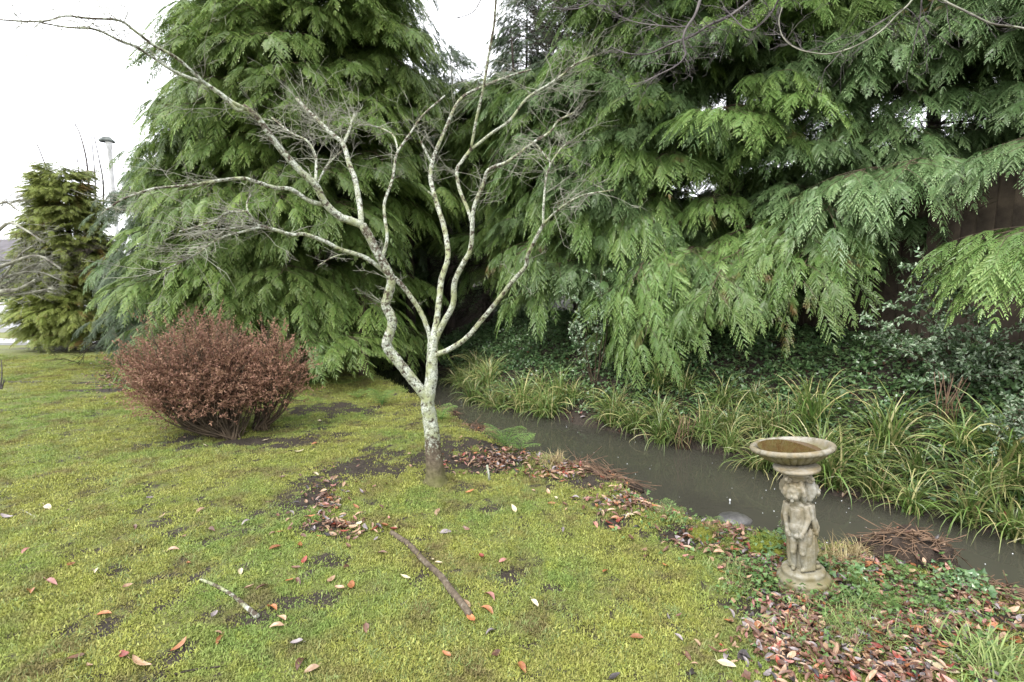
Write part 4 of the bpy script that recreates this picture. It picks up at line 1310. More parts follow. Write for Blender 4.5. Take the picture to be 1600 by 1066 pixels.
bowl = stone('bowl', V, F, green=gb)
bowl.rotation_euler = (R(-4.0), R(-1.0), 0)
bowl.location = (.010, .046, -.008)
V, F = lathe([(.0005, .6915), (.1, .6915), (.160, .6915)], 48)
wt = add('bath_water', make_mesh('bath_water', V, F, 'bowl_water', None, True), None, (0, 0, 0))
bpy.context.view_layer.update()
wc = bowl.matrix_world @ Vector((0, 0, .6915))
wt.location = (wc.x, wc.y, wc.z - .6915)
tag(wt, 'brown rainwater standing in the bowl of the bird bath', 'water')

# ================================================================== STICKS AND STONE
def stick(label, pts, w, mat, seed, lumps=0, lich=(0.3, 0.35), name='fallen_stick'):
    P = []
    for px, py in pts:
        g = on_ground(px, py); P.append((g.x, g.y, g.z + w[0] / 2 / 250 * .9))
    P = np.array(P); o_ = P[0].copy()
    C = catmull(P - o_, 6)
    dist = BASE.y
    rad = np.linspace(w[0], w[1], len(C)) / 2 / FPX * np.array([o_[1]] * len(C))
    V, F = tube(C, rad, 9, .25)
    me = tube_mesh(name, [(V, F, np.full(len(V), lich[0]))], mat, True, 'lichen')
    return tag(add(name, me, None, tuple(o_)), label, 'stick')
s1 = stick('long dark fallen stick lying on the moss', [(612, 836), (640, 856), (664, 882), (688, 904), (704, 926), (722, 948), (734, 966)], (8.5, 9.5), 'lichen_bark', 1, lich=(0.30, .3))
V, F = tube(np.array([(0, 0, 0), (.03, -.02, .02), (.05, -.035, .035)]), [.012, .010, .008], 7)
q = on_ground(735, 968)
s2 = stick('short pale lichened stick with broken end on the moss', [(313, 908), (338, 918), (362, 932), (384, 950), (402, 966)], (4.5, 8), 'lichen_bark', 2, lich=(.44, .44))
s3 = stick('little pale twig stuck upright in the lawn right of the tree foot', [(764, 752), (761, 742)], (5, 4), 'lichen_bark', 3, lich=(.6, .6))
g = on_ground(765, 752)
s3.data = tube_mesh('fallen_stick', [(*tube(np.array([(0, 0, 0), (-.008, 0, .07), (-.018, 0, .125)]), [.011, .009, .008], 7, .2), .6)], 'lichen_bark', True, 'lichen')
s3.location = g
stick('thin brown twig on the leaf litter below the bird bath', [(1395, 900), (1420, 930), (1450, 962)], (4, 2.5), 'twig_brown', 4, name='fallen_twig')
stick('dark thin twig lying low at the bottom left', [(268, 1058), (300, 1050), (345, 1044)], (4, 3), 'bark_dark', 5, name='fallen_twig')
stick('small grey twig near the left edge of the lawn', [(33, 798), (55, 809)], (3, 2), 'twig_grey', 6, name='fallen_twig')

def lump(name, label, cat, px, py, rx, ry, rz, mat, seed, zoff=0.0, z=None, rough=.25):
    g = on_ground(px, py) if z is None else ground_at(px, py, z)
    V, F = ell((0, 0, 0), (rx, ry, rz), k=28, j=16)
    for i in range(len(V)):
        v = Vector(V[i]); n_ = mnoise.fractal(v * 9 + Vector((seed, 0, 0)), 1.0, 2.0, 4)
        V[i] = V[i] * (1 + rough * n_)
    return tag(add(name, make_mesh(name, V, clean(F), mat, None, True), None, (g.x, g.y, g.z + zoff)), label, cat)
st = lump('wet_stone', 'flat dark grey wet stone breaking the water left of the bird bath', 'stone', 1148, 812, .125, .10, .045, 'wet_rock', 3, .0, WATER, .12)
for mo in (lump('moss_mound', 'yellow-green moss mound beside the left of the bird bath', 'moss', 1195, 855, .13, .10, .06, 'moss_cushion', 5, -.01, rough=.5),
           lump('moss_mound', 'low moss cushion on the bank lip above the wet stone', 'moss', 1115, 836, .12, .08, .04, 'moss_cushion', 6, -.01, rough=.5)):
    co = np.array([v.co[:] for v in mo.data.vertices]); co = co[co[:, 2] > -.01]
    rg = np.random.default_rng(9)
    n = 2600
    q = co[rg.integers(0, len(co), n)] + rg.normal(0, .008, (n, 3))
    V, F = kites(q, norm(norm(q) + rg.normal(0, .5, (n, 3))), norm(rg.normal(0, 1, (n, 3))), rg.uniform(.006, .016, n), rg.uniform(.003, .005, n))
    o = add('moss_shoots', make_mesh('moss_shoots', V, F, 'moss_tuft', None, False, {'tint': np.repeat(rg.random(n) * .8, 4)}), mo); o['kind'] = 'stuff'

def dead_leaf(seed, L=.07, w=.028):
    rg = np.random.default_rng(seed)
    n = 7; V = []; F = []
    curl = rg.uniform(-.9, .9); cup = rg.uniform(.1, .8); bend = rg.uniform(-.3, .3)
    for i in range(n):
        t = i / (n - 1)
        hw = w * .5 * (math.sin(math.pi * t ** .85) ** .75 + .03) * rg.uniform(.92, 1.06)
        x = (t - .5) * L; z = curl * L * .35 * (t - .5) ** 2 * 2 + .004
        yb = bend * L * (t - .5) ** 2
        for k, u in enumerate((-1, -.5, 0, .5, 1)):
            V.append((x, yb + u * hw, z + cup * hw * (u * u) + rg.normal(0, .0006)))
    for i in range(n - 1):
        for k in range(4):
            F.append((i * 5 + k, (i + 1) * 5 + k, (i + 1) * 5 + k + 1, i * 5 + k + 1))
    V = np.array(V)
    # short stalk
    b = len(V)
    V = np.concatenate([V, [(-L * .5, -.0009, .003), (-L * .5, .0009, .003), (-L * .68, .001, .006), (-L * .68, -.0006, .006)]])
    F.append((b, b + 1, b + 2, b + 3))
    return V, np.array(F)
shapes = [dead_leaf(1300 + i, L, w) for i, (L, w) in enumerate([(.075, .026), (.08, .03), (.06, .030), (.065, .034), (.085, .024), (.05, .028), (.07, .03)])]
LEAF = {}
for k in LEAFC:
    LEAF[k] = [make_mesh('fallen_leaf', V, F, 'leaf_' + k, None, True) for V, F in shapes]
# ================================================================== DEBRIS HEAPS
def heap(label, px, py, rx, ry, rz, n_st, seed, ang=0.0, L=.3, dz=0.0):
    rg = np.random.default_rng(seed)
    g = ground_at(px, py); g.z = max(hz(g.x, g.y), -.12) + dz
    t = thing('debris_heap', label, 'debris heap', tuple(g), (0, 0, ang), 'heaps of cut reed along the near bank')
    V, F = ell((0, 0, 0), (rx, ry, rz), k=26, j=14)
    for i in range(len(V)):
        V[i] = V[i] * (1 + .35 * mnoise.fractal(Vector(V[i]) * 12 + Vector((seed, 0, 0)), 1.0, 2.0, 4))
    add('peat', make_mesh('peat', V, clean(F), 'peat', None, True), t)
    parts = []
    for i in range(n_st):
        th, r_ = rg.uniform(0, 6.28), rg.random() ** .5
        p = np.array([rx * r_ * math.cos(th), ry * r_ * math.sin(th), rz * math.sqrt(1 - r_ * r_) + .005])
        d = norm(np.array([rg.normal(0, 1), rg.normal(0, .5), rg.normal(.02, .22)]))
        l = L * rg.uniform(.3, 1)
        parts.append(tube(np.array([p - d * l * .5, p + np.array([0, 0, .010]), p + d * l * .5 - np.array([0, 0, .03])]), [.0022, .003, .0015], 4))
    for i in range(int(n_st * .5)):
        th, r_ = rg.uniform(0, 6.28), rg.random() ** .5
        c_ = rg.choice(['brown', 'tan', 'brown', 'orange', 'black'])
        k_ = rg.uniform(.4, .75)
        if i < 24:
            add('leaf', LEAF[c_][rg.integers(0, 7)], t, (rx * r_ * math.cos(th), ry * r_ * math.sin(th), rz * math.sqrt(1 - r_ * r_ * .9) + .008), (rg.normal(0, .5), rg.normal(0, .5), th * 3), (k_, k_, k_))
    s = add('reed_stems', tube_mesh('reed_stems', parts, 'dead_reed'), t); s['kind'] = 'stuff'
    return t
heap('dark heap of reed litter at the water edge right of the bird bath', 1415, 880, .25, .15, .17, 120, 1)
heap('long mat of brown reed litter sliding down the bank behind the tree', 935, 745, .34, .10, .05, 120, 2, R(-48), .5)
heap('small reed litter clump further along the bank at right', 1545, 915, .20, .10, .06, 60, 3, R(-25))
heap('low reddish reed litter clump just right of the tree', 745, 674, .26, .10, .06, 110, 4, R(-45))
heap('far orange-brown reed litter clump behind the tree trunk', 700, 636, .16, .10, .09, 90, 5, R(-45))
heap('dark undercut reed litter beside the stream above the wet stone', 1030, 782, .20, .08, .05, 70, 6, R(-38))

# ================================================================== SEDGES
def sedge_mesh(seed, n=120, L=(.35, .75), w=.015):
    rg = np.random.default_rng(seed)
    p = np.stack([rg.normal(0, .045, n), rg.normal(0, .045, n), np.zeros(n) - .02], 1)
    a = rg.uniform(0, 2 * math.pi, n)
    V, F, k = blades(p, a, rg.uniform(*L, n), rg.uniform(.7, 1.2, n) * w, rg.uniform(.05, .95, n), 6, 1.15, rg.uniform(-1.3, 1.3, n))
    dry = (rg.random(n) < .2) * rg.uniform(.6, 1.0, n) + rg.random(n) * .15
    t = np.tile(np.repeat(np.linspace(0, 1, 7) ** 3 * .35, 2), n)
    return make_mesh('blades', V, F, 'sedge_leaf', None, True, {'tint': np.clip(np.repeat(dry, k) + t, 0, 1)})
SM = [sedge_mesh(800 + i) for i in range(6)]
def leaf_mesh(seed):
    rg = np.random.default_rng(seed)
    V, F, k = blades(np.zeros((1, 3)), np.zeros(1), np.array([rg.uniform(.6, .85)]), np.array([.018]), np.array([rg.uniform(.35, .9)]), 8, 1.2, np.array([rg.uniform(-1, 1)]))
    return make_mesh('leaf', V, F, 'sedge_leaf', None, True, {'tint': np.full(len(V), 0.8 if seed % 4 == 0 else .05)})
LM = [leaf_mesh(830 + i) for i in range(8)]
def sedge(x, y, s, label, seed, nl=9):
    rg = random.Random(seed)
    t = thing('sedge_clump', label, 'sedge', (x, y, hz(x, y)), (0, 0, rg.uniform(0, 6.28)), 'sedge clumps along the far bank')
    o = add('blades', SM[seed % 6], t, sc=(s, s, s * rg.uniform(.9, 1.15))); o['kind'] = 'stuff'
    for k in range(nl):
        add('leaf', rg.choice(LM), t, (rg.uniform(-.03, .03), rg.uniform(-.03, .03), 0), (0, 0, rg.uniform(0, 6.28)), (s, s, s * rg.uniform(.8, 1.1)))
far_r = resample(FAR, 400)
def near_thing(px):
    if px < 780: return 'nearest the tree trunk'
    if px < 900: return 'behind the ferny plants'
    if px < 1010: return 'beneath the lowest drooping bough'
    if px < 1130: return 'around the straw stalks'
    if px < 1230: return 'just left of the bird bath bowl'
    if px < 1330: return 'directly behind the bird bath'
    if px < 1450: return 'beyond the dark reed heap'
    return 'at the right end of the far bank'
rows = {0: 'front row leaning over the water', 1: 'second row up the bank', 2: 'upper row below the ivy'}
cnt = 0
seen_l = {}
for row, off, step in ((0, 0.05, .21), (1, .28, .27), (2, .55, .4)):
    dcum = 0; last = None
    for i in range(1, 399):
        p0 = far_r[i]; tn = far_r[i + 1 if i < 399 else i] - far_r[i - 1]; tn = tn / np.hypot(*tn)
        nrm = np.array([tn[1], -tn[0]])
        q = p0 + nrm * off
        px, py = project(q[0], q[1], 0.0)
        if q[1] < 2 or q[1] > 9.2 or px < 690 or px > 1900:
            continue
        if last is not None and np.hypot(*(q - last)) < step * rnd.uniform(.75, 1.25):
            continue
        last = q
        if row == 2 and (px < 1000 or rnd.random() < .15):
            continue
        if row == 0 and (880 < px < 930 ):
            continue
        j = q + nr.normal(0, .05, 2)
        s = rnd.uniform(.6, 1.0) * (1.0 if px > 1200 else .9)
        size = 'large' if s > .72 else 'small'
        dry = {0: 'green', 1: 'green', 2: 'green'}[row]
        sedge(j[0], j[1], s, f'{size} {rows[row].split(" ")[0]} row sedge clump {near_thing(px)}', 900 + cnt)
        cnt += 1

# straw stalks
for (px, py, d, n_, lab) in ((1480, 640, 4.5, 14, 'bundle of upright straw stalks below the holly'), (1066, 690, 5.6, 10, 'straw stalks standing among sedges under the drooping bough')):
    p = at(px, py, d); zb = hz(p.x, p.y)
    parts = []
    for k in range(n_):
        a = np.array([rnd.uniform(-.06, .06), rnd.uniform(-.05, .05), -.02]); 
        parts.append(tube(np.array([a, a + np.array([rnd.uniform(-.05, .05), 0, .22]), a + np.array([rnd.uniform(-.12, .12), 0, rnd.uniform(.35, .5)])]), [.005, .005, .003], 4))
    tag(add('dry_stalks', tube_mesh('dry_stalks', parts, 'dry_mat' if 'dry_mat' in MAT else 'dead_reed'), None, (p.x, p.y, zb)), lab, 'dry stalks')

# ================================================================== SCATTER (grass, moss, ivy): uncountable
def proto(name, me):
    return bpy.data.objects.new(name, me)
def scatter(name, pts, rot, scl, meshes, label, kind='stuff'):
    c = bpy.data.collections.new(name + '_kinds')
    for i, me in enumerate(meshes):
        c.objects.link(proto('%s_kind_%02d' % (name, i), me))
    n = len(pts)
    me = bpy.data.meshes.new(name)
    me.vertices.add(n); me.vertices.foreach_set('co', np.asarray(pts, np.float32).ravel())
    a = me.attributes.new('rot', 'FLOAT_VECTOR', 'POINT'); a.data.foreach_set('vector', np.asarray(rot, np.float32).ravel())
    a = me.attributes.new('scl', 'FLOAT', 'POINT'); a.data.foreach_set('value', np.asarray(scl, np.float32))
    a = me.attributes.new('pick', 'INT', 'POINT'); a.data.foreach_set('value', nr.integers(0, len(meshes), n).astype(np.int32))
    o = add(name, me)
    ng = bpy.data.node_groups.new(name, 'GeometryNodeTree')
    ng.interface.new_socket('Geometry', in_out='INPUT', socket_type='NodeSocketGeometry')
    ng.interface.new_socket('Geometry', in_out='OUTPUT', socket_type='NodeSocketGeometry')
    gi = ng.nodes.new('NodeGroupInput'); go = ng.nodes.new('NodeGroupOutput')
    ip = ng.nodes.new('GeometryNodeInstanceOnPoints'); ci = ng.nodes.new('GeometryNodeCollectionInfo')
    ci.inputs['Collection'].default_value = c
    ci.inputs['Separate Children'].default_value = True
    ci.inputs['Reset Children'].default_value = True
    def na(nm, ty):
        x = ng.nodes.new('GeometryNodeInputNamedAttribute'); x.data_type = ty; x.inputs['Name'].default_value = nm
        return [s for s in x.outputs if s.enabled and s.name == 'Attribute'][0]
    ng.links.new(gi.outputs[0], ip.inputs['Points'])
    ng.links.new(ci.outputs[0], ip.inputs['Instance'])
    ip.inputs['Pick Instance'].default_value = True
    ng.links.new(na('pick', 'INT'), ip.inputs['Instance Index'])
    ng.links.new(na('rot', 'FLOAT_VECTOR'), ip.inputs['Rotation'])
    ng.links.new(na('scl', 'FLOAT'), ip.inputs['Scale'])
    ng.links.new(ip.outputs[0], go.inputs[0])
    md = o.modifiers.new('scatter', 'NODES'); md.node_group = ng
    o['kind'] = kind; o['label'] = label
    return o

def tuft(seed, n, L, w, lean, mat, spread, seg=3, dry=.1, droop=.7):
    rg = np.random.default_rng(seed)
    p = np.stack([rg.normal(0, spread, n), rg.normal(0, spread, n), np.full(n, -.004)], 1)
    V, F, k = blades(p, rg.uniform(0, 6.28, n), rg.uniform(*L, n), rg.uniform(.7, 1.3, n) * w, rg.uniform(*lean, n), seg, droop)
    t = np.clip(rg.random(n) * .5 + (rg.random(n) < dry) * .7, 0, 1)
    return make_mesh('tuft', V, F, mat, None, False, {'tint': np.repeat(t, k)})
GR = [tuft(1000 + i, 14, (.014, .036), .0020, (.2, 1.3), 'grass_blade', .016) for i in range(5)]
MS = [tuft(1020 + i, 60, (.004, .012), .0028, (.1, 1.4), 'moss_tuft', .02, 2) for i in range(5)]
BG = [tuft(1040 + i, 26, (.06, .14), .0035, (.1, 1.0), 'grass_blade', .03, 4, .2, 1.0) for i in range(3)]
DG = [tuft(1050 + i, 40, (.10, .20), .0028, (.2, 1.2), 'dry_grass', .03, 4, .3, 1.2) for i in range(3)]

def sample_lawn(n, y_hi, pow_=1.0):
    """points on the near bank, denser towards the viewer"""
    y = 1.25 + (y_hi - 1.25) * nr.random(n) ** pow_
    half = 0.98 * y + 0.35
    x = nr.uniform(-1, 1, n) * half
    return x, y
def lawn_scatter(name, n, y_hi, meshes, label, smax, sc=(.7, 1.3), pw=1.3, dens=None, soft=.0):
    x, y = sample_lawn(n, y_hi, pw)
    sN = sdist(x, y, NEAR); s = soil(x, y)
    m = (sN < -0.03) & (s + nr.normal(0, .24, n) < smax)
    if dens is not None:
        m &= nr.random(n) < dens(x, y)
    x, y = x[m], y[m]
    z = height(x, y)
    k = len(x)
    rot = np.stack([nr.normal(0, .12, k), nr.normal(0, .12, k), nr.uniform(0, 6.28, k)], 1)
    grow = 1 + soft * (y / 4)
    return scatter(name, np.stack([x, y, z], 1), rot, nr.uniform(*sc, k) * grow, meshes, label)
lawn_scatter('moss', 105000, 10.5, MS, 'yellow-green moss covering the lawn', .5, (.7, 1.7), 1.25, soft=.25,
             dens=lambda x, y: sstep(.25, .50, fbm(x * 9, y * 9, 71, 3)) * .9 + .2)
lawn_scatter('grass', 16000, 9.0, GR, 'short fresh grass growing through the moss', .55, (.6, 1.3), 1.2,
             dens=lambda x, y: np.clip(sstep(.46, .62, fbm(x * 1.7, y * 1.7, 61)) + .12, 0, 1))

# ivy and herb leaves
def ivy_mesh(seed, mat, n=9, sz=.04, tri=True):
    rg = np.random.default_rng(seed)
    V = []; F = []; A = []
    for i in range(n):
        c = np.array([rg.normal(0, .06), rg.normal(0, .06), rg.uniform(.0, .06)])
        s = sz * rg.uniform(.55, 1.25)
        out = [(0, 0), (.45, -.12), (.62, .22), (.36, .38), (.0, .95), (-.36, .38), (-.62, .22), (-.45, -.12)]
        e = Euler((rg.normal(0, .45), rg.normal(0, .45), rg.uniform(0, 6.28))).to_matrix()
        b = len(V)
        for (u, w) in out:
            V.append(np.array(e @ Vector((u * s, w * s, -.12 * s * abs(u) * 2 + rg.normal(0, .03) * s))) + c)
        V.append(np.array(e @ Vector((0, .28 * s, .05 * s))) + c)
        A += [rg.random() ** 2 * .8] * 9
        for k in range(8):
            F.append((b + k, b + (k + 1) % 8, b + 8))
    return make_mesh('ivy', V, F, mat, None, False, {'tint': np.array(A)})
IV = [ivy_mesh(1100 + i, 'ivy_leaf') for i in range(5)]
HB = [ivy_mesh(1120 + i, 'herb_leaf', 8, .022) for i in range(4)]
def bank_scatter(name, n, meshes, label, s0, s1, sc, yr=(2.2, 11.5), cond=None):
    y = nr.uniform(*yr, n); x = nr.uniform(-2.5, 7.5, n)
    s = sdist(x, y, FAR)
    m = (s > s0) & (s < s1)
    if cond is not None:
        m &= cond(x, y, s)
    x, y = x[m], y[m]; z = height(x, y); k = len(x)
    rot = np.stack([nr.normal(.1, .3, k), nr.normal(-.3, .3, k), nr.uniform(0, 6.28, k)], 1)
    return scatter(name, np.stack([x, y, z + nr.uniform(0, .04, k)], 1), rot, nr.uniform(*sc, k), meshes, label)
bank_scatter('ivy', 26000, IV, 'dark ivy carpeting the far bank', .18, 2.3, (.7, 1.25))
# herbs near the bird bath and along the lip
def near_scatter(name, n, regions, meshes, label, sc, dz=(0, .02)):
    P = []
    w = np.array([a * b for (_, _, a, b) in regions], float); w /= w.sum()
    for i in range(n):
        cx_, cy_, a, b = regions[nr.choice(len(regions), p=w)]
        th = nr.uniform(0, 6.28); r_ = abs(nr.normal(0, .6))
        px, py = cx_ + a * r_ * math.cos(th), cy_ + b * r_ * math.sin(th)
        g = ground_at(px, py)
        P.append((g.x, g.y))
    P = np.array(P)
    sN = sdist(P[:, 0], P[:, 1], NEAR)
    P = P[(sN < .02)]
    z = height(P[:, 0], P[:, 1]) + nr.uniform(*dz, len(P))
    k = len(P)
    rot = np.stack([nr.normal(0, .25, k), nr.normal(0, .25, k), nr.uniform(0, 6.28, k)], 1)
    return scatter(name, np.stack([P[:, 0], P[:, 1], z], 1), rot, nr.uniform(*sc, k), meshes, label)
near_scatter('herbs', 520, [(1330, 950, 150, 80), (1450, 960, 150, 90), (1180, 900, 60, 40), (1200, 930, 60, 40), (1480, 900, 60, 30), (1060, 830, 90, 25), (1100, 860, 60, 24), (1000, 790, 50, 14), (1520, 1040, 80, 40)], HB, 'small green herbs among the leaf litter', (.45, 1.0))
near_scatter('ground_ivy', 80, [(1340, 905, 40, 20), (1210, 870, 26, 20), (1290, 900, 40, 16), (1390, 890, 30, 16), (1500, 930, 60, 40)], IV, 'ivy trailing round the foot of the bird bath', (.5, .8))
near_scatter('litter_grass', 170, [(1550, 1040, 50, 30), (1040, 815, 90, 20), (1480, 880, 40, 10), (1330, 990, 150, 50), (1150, 900, 60, 30), (860, 715, 40, 8)], BG, 'loose grass among the leaf litter', (.3, .75))

# named grass clumps
def clump(px, py, meshes, label, s, cat, n=5, name='grass_clump'):
    g = on_ground(px, py)
    t = thing(name, label, cat, tuple(g))
    for k in range(n):
        o = add('blades', meshes[k % len(meshes)], t, (rnd.uniform(-.05, .05) * s, rnd.uniform(-.04, .04) * s, 0), (0, 0, rnd.uniform(0, 6.28)), (s, s, s)); o['kind'] = 'stuff'
clump(1310, 880, DG, 'straw-coloured grass tuft right of the bird bath base', .9, 'grass tuft')
clump(1335, 872, DG, 'straw-coloured grass tuft against the dark reed heap', .8, 'grass tuft')
clump(870, 724, DG, 'yellowish grass tuft on the bank beside the brown reed mat', .9, 'grass tuft')
clump(1545, 1045, BG, 'fresh green grass clump in the bottom right litter', 1.5, 'grass tuft', 9)

# ferny plants
def fern_frond(seed, L=.28):
    rg = np.random.default_rng(seed); G = Geo()
    n = 9; t = np.linspace(0, 1, n)
    P = np.stack([t * L * .8, np.zeros(n), L * (.75 * t - .55 * t ** 2)], 1)
    T = norm(np.gradient(P, axis=0))
    for i in range(1, n):
        for sg in (-1, 1):
            l = L * .36 * math.sin(math.pi * min(1, t[i] * .8 + .18)) + .012
            d = norm(T[i] * .55 + np.array([0, sg, 0]) + np.array([0, 0, -.1]))
            spray(G, P[i], d, np.array([0, 0, 1.0]) + .15 * rg.standard_normal(3), l, rg, 8, .15, .9, 0, .0035, .006, .17)
    V, F = tube(P, np.linspace(.003, .001, n), 3, cap=False); G.put(V, F, 0, .3)
    return G.mesh('frond', ['fern_leaf'])
FF = [fern_frond(1200 + i) for i in range(4)]
def fern(px, py, s, label, n=8, z=None):
    g = ground_at(px, py); g.z = max(hz(g.x, g.y), -.1)
    t = thing('ferny_plant', label, 'fern', tuple(g))
    for k in range(n):
        sc_ = s * rnd.uniform(.75, 1.15)
        add('frond', FF[k % 4], t, (0, 0, 0), (R(rnd.uniform(-10, 10)), R(rnd.uniform(-45, -10)), 6.283 * k / n + rnd.uniform(-.3, .3)), (sc_, sc_, sc_))
fern(597, 632, 1.2, 'ferny green plant left of the tree at the shaded water edge', 9)
fern(560, 622, .7, 'small ferny plant furthest left at the edge of the shade')
fern(690, 660, .9, 'ferny blue-green plant tucked against right of the tree trunk', 9)
fern(790, 700, 1.15, 'bright ferny plant leaning over the stream lip', 9)
fern(815, 706, .9, 'paler ferny plant on the stream lip beside the bright one', 7)
fern(1048, 795, .55, 'ferny plant on the bank above the dark undercut', 7)
fern(1120, 800, .35, 'tiny ferny shoot on the lip above the wet stone', 5)
fern(1238, 850, .55, 'small fern close against left of the bird bath', 7)
fern(1400, 905, .4, 'green ferny plant in front of the dark reed heap', 8)
fern(1455, 893, .45, 'green ferny plant at the right foot of the reed heap', 8)
fern(1345, 925, .4, 'green ferny plant right of the bird bath base', 7)
fern(1380, 960, .45, 'green ferny plant in the litter below the reed heap', 7)

# ================================================================== HOLLY-LIKE SHRUB
def holly(label, feet, d, tips, seed, nleaf=28, group=None, sz=.03):
    rg = np.random.default_rng(seed)
    p = at(*feet, d); zb = hz(p.x, p.y); org = np.array([p.x, p.y, zb - .02])
    t = thing('holly_shrub', label, 'shrub', tuple(org), group=group)
    parts = []; LP = []; LD = []
    for (px, py, dd) in tips:
        tip = np.array(at(px, py, dd)) - org
        mid = tip * .5 + rg.normal(0, .06, 3) + np.array([0, 0, .08])
        C = catmull([np.zeros(3) + rg.normal(0, .02, 3) * np.array([1, 1, 0]), mid, tip], 8)
        parts.append(tube(C, np.linspace(.008, .002, len(C)), 4))
        for k in range(11):
            j = rg.integers(5, len(C)); s = C[j]; d_ = norm(rg.normal(0, 1, 3) * np.array([1, 1, .6]) + norm(tip) * .6); l = rg.uniform(.08, .24)
            e = s + d_ * l
            parts.append(tube(np.array([s, (s + e) / 2 + rg.normal(0, .01, 3), e]), [.003, .0022, .0015], 3))
            for q in range(nleaf // 2):
                f = rg.uniform(.15, 1.05)
                LP.append(s + d_ * l * f); LD.append(norm(d_ * .6 + rg.normal(0, .8, 3)))
    LP = np.array(LP); LD = np.array(LD); n = len(LP)
    V, F = kites(LP, LD, norm(rg.normal(0, .5, (n, 3)) + np.array([0, -.3, 1])), rg.uniform(.6, 1.2, n) * sz, rg.uniform(.4, .6, n) * sz, .18)
    add('stems', tube_mesh('stems', parts, 'twig_brown'), t)['kind'] = 'stuff'
    f_ = add('foliage', make_mesh('foliage', V, F, 'holly_leaf', None, False, {'tint': np.repeat((rg.random(n) < .6) * rg.random(n), 4)}), t); f_['kind'] = 'stuff'
rg = random.Random(5)
holly('pale glossy variegated shrub standing before the dark fence', (1490, 640), 4.9, [(1440, 395, 4.7), (1425, 440, 4.8), (1465, 430, 4.7), (1480, 470, 4.6), (1400, 470, 4.9), (1365, 500, 5.0), (1510, 460, 4.6), (1560, 480, 4.5), (1590, 500, 4.4), (1420, 520, 4.7), (1460, 520, 4.6), (1520, 520, 4.5), (1570, 550, 4.4), (1400, 540, 4.9), (1440, 560, 4.6), (1500, 560, 4.5), (1350, 520, 5.1), (1540, 590, 4.4), (1480, 590, 4.5), (1590, 590, 4.3), (1610, 540, 4.3), (1440, 600, 4.6)], 1, 56, sz=.042)
holly('low glaucous evergreen sprig at the right edge above the sedges', (1610, 720), 4.0, [(1570, 650, 3.9), (1590, 640, 3.9), (1600, 670, 3.8), (1560, 680, 3.9), (1620, 640, 3.9)], 2, 60, sz=.038)
holly('dark evergreen shrub in shadow below the middle boughs', (930, 600), 6.9, [(930, 430, 6.8), (900, 470, 6.8), (950, 460, 6.8), (920, 500, 6.7), (940, 420, 6.9), (895, 500, 6.8)], 3, 40, sz=.045)

# ================================================================== FALLEN LEAVES
KEYED = [(75, 795, 'pale', 1.2), (10, 811, 'grey', 1.1), (80, 913, 'pink', 1.1), (195, 1029, 'red', 1.1), (218, 1043, 'tan', 1.3), (282, 1014, 'orange', 1.0), (343, 1004, 'orange', .8), (340, 992, 'tan', .7),
         (424, 953, 'orange', 1.0), (441, 971, 'tan', 1.0), (432, 982, 'tan', .8), (430, 860, 'orange', 1.2), (476, 879, 'red', .9), (452, 911, 'orange', .8), (462, 893, 'brown', 1.0), (376, 897, 'pale', .8),
         (516, 911, 'tan', 1.0), (390, 923, 'tan', .9), (335, 965, 'grey', .8), (120, 1032, 'brown', 1), (140, 1046, 'tan', .8), (470, 1040, 'brown', 1.0), (486, 1050, 'tan', .9), (493, 745, 'pale', 1.2),
         (468, 708, 'pale', 1.1), (148, 895, 'pale', .8), (330, 830, 'brown', .9), (270, 862, 'tan', .9), (210, 826, 'brown', .8), (600, 826, 'orange', 1.3), (615, 832, 'red', 1.2), (586, 830, 'red', 1.1),
         (557, 834, 'tan', .9), (524, 824, 'red', 1.3), (505, 792, 'tan', 1), (518, 790, 'pale', .9), (478, 788, 'tan', .9), (500, 805, 'pink', .9), (482, 818, 'brown', .9), (520, 838, 'tan', .8), (640, 712, 'tan', .8),
         (557, 795, 'orange', .8), (684, 802, 'tan', 1.1), (697, 834, 'grey', 1.1), (804, 799, 'pale', 1.1), (734, 771, 'orange', .9), (752, 874, 'red', 1.0), (785, 880, 'pink', .8), (735, 970, 'orange', 1.0), (730, 948, 'tan', .8),
         (685, 885, 'pale', .9), (675, 878, 'pale', .6), (597, 867, 'brown', .8), (995, 1001, 'orange', 1.0), (1135, 1043, 'pale', 1.1), (1226, 1035, 'black', 1.4), (1160, 1031, 'black', 1.2), (775, 1026, 'brown', .8),
         (1040, 888, 'orange', .8), (1160, 863, 'tan', 1.2), (1110, 877, 'tan', 1.0), (1125, 893, 'pink', .8), (1186, 934, 'tan', 1.1), (1190, 944, 'pink', .9), (1260, 956, 'orange', 1.0), (1222, 986, 'red', .8), (1175, 898, 'orange', 1.0),
         (1496, 923, 'red', 1.1), (1462, 982, 'tan', 2.0), (1446, 1003, 'pink', 1.2), (1330, 1041, 'orange', 1.5), (1376, 1063, 'orange', 1.1), (1365, 935, 'red', .9), (1550, 938, 'tan', .9), (1470, 1050, 'pale', 1.5), (1560, 985, 'orange', 1.2),
         (1590, 1010, 'orange', 1.3), (1575, 1000, 'red', 1.0), (850, 740, 'tan', .9), (900, 715, 'orange', .9), (930, 822, 'pink', .9), (1070, 826, 'tan', .8), (950, 820, 'red', .8), (868, 781, 'pale', .8), (985, 843, 'brown', .9),
         (688, 736, 'brown', .8), (720, 722, 'pink', .9), (745, 742, 'tan', .8), (960, 1062, 'black', .8), (1060, 1000, 'grey', .7), (880, 830, 'grey', .7), (320, 698, 'pale', .8), (415, 690, 'pale', 1.0), (500, 660, 'pale', .9)]
CD = {'orange': 'orange-brown', 'red': 'deep red', 'pink': 'pinkish', 'tan': 'tan', 'pale': 'pale cream', 'brown': 'dark brown', 'grey': 'dull grey', 'black': 'blackish'}
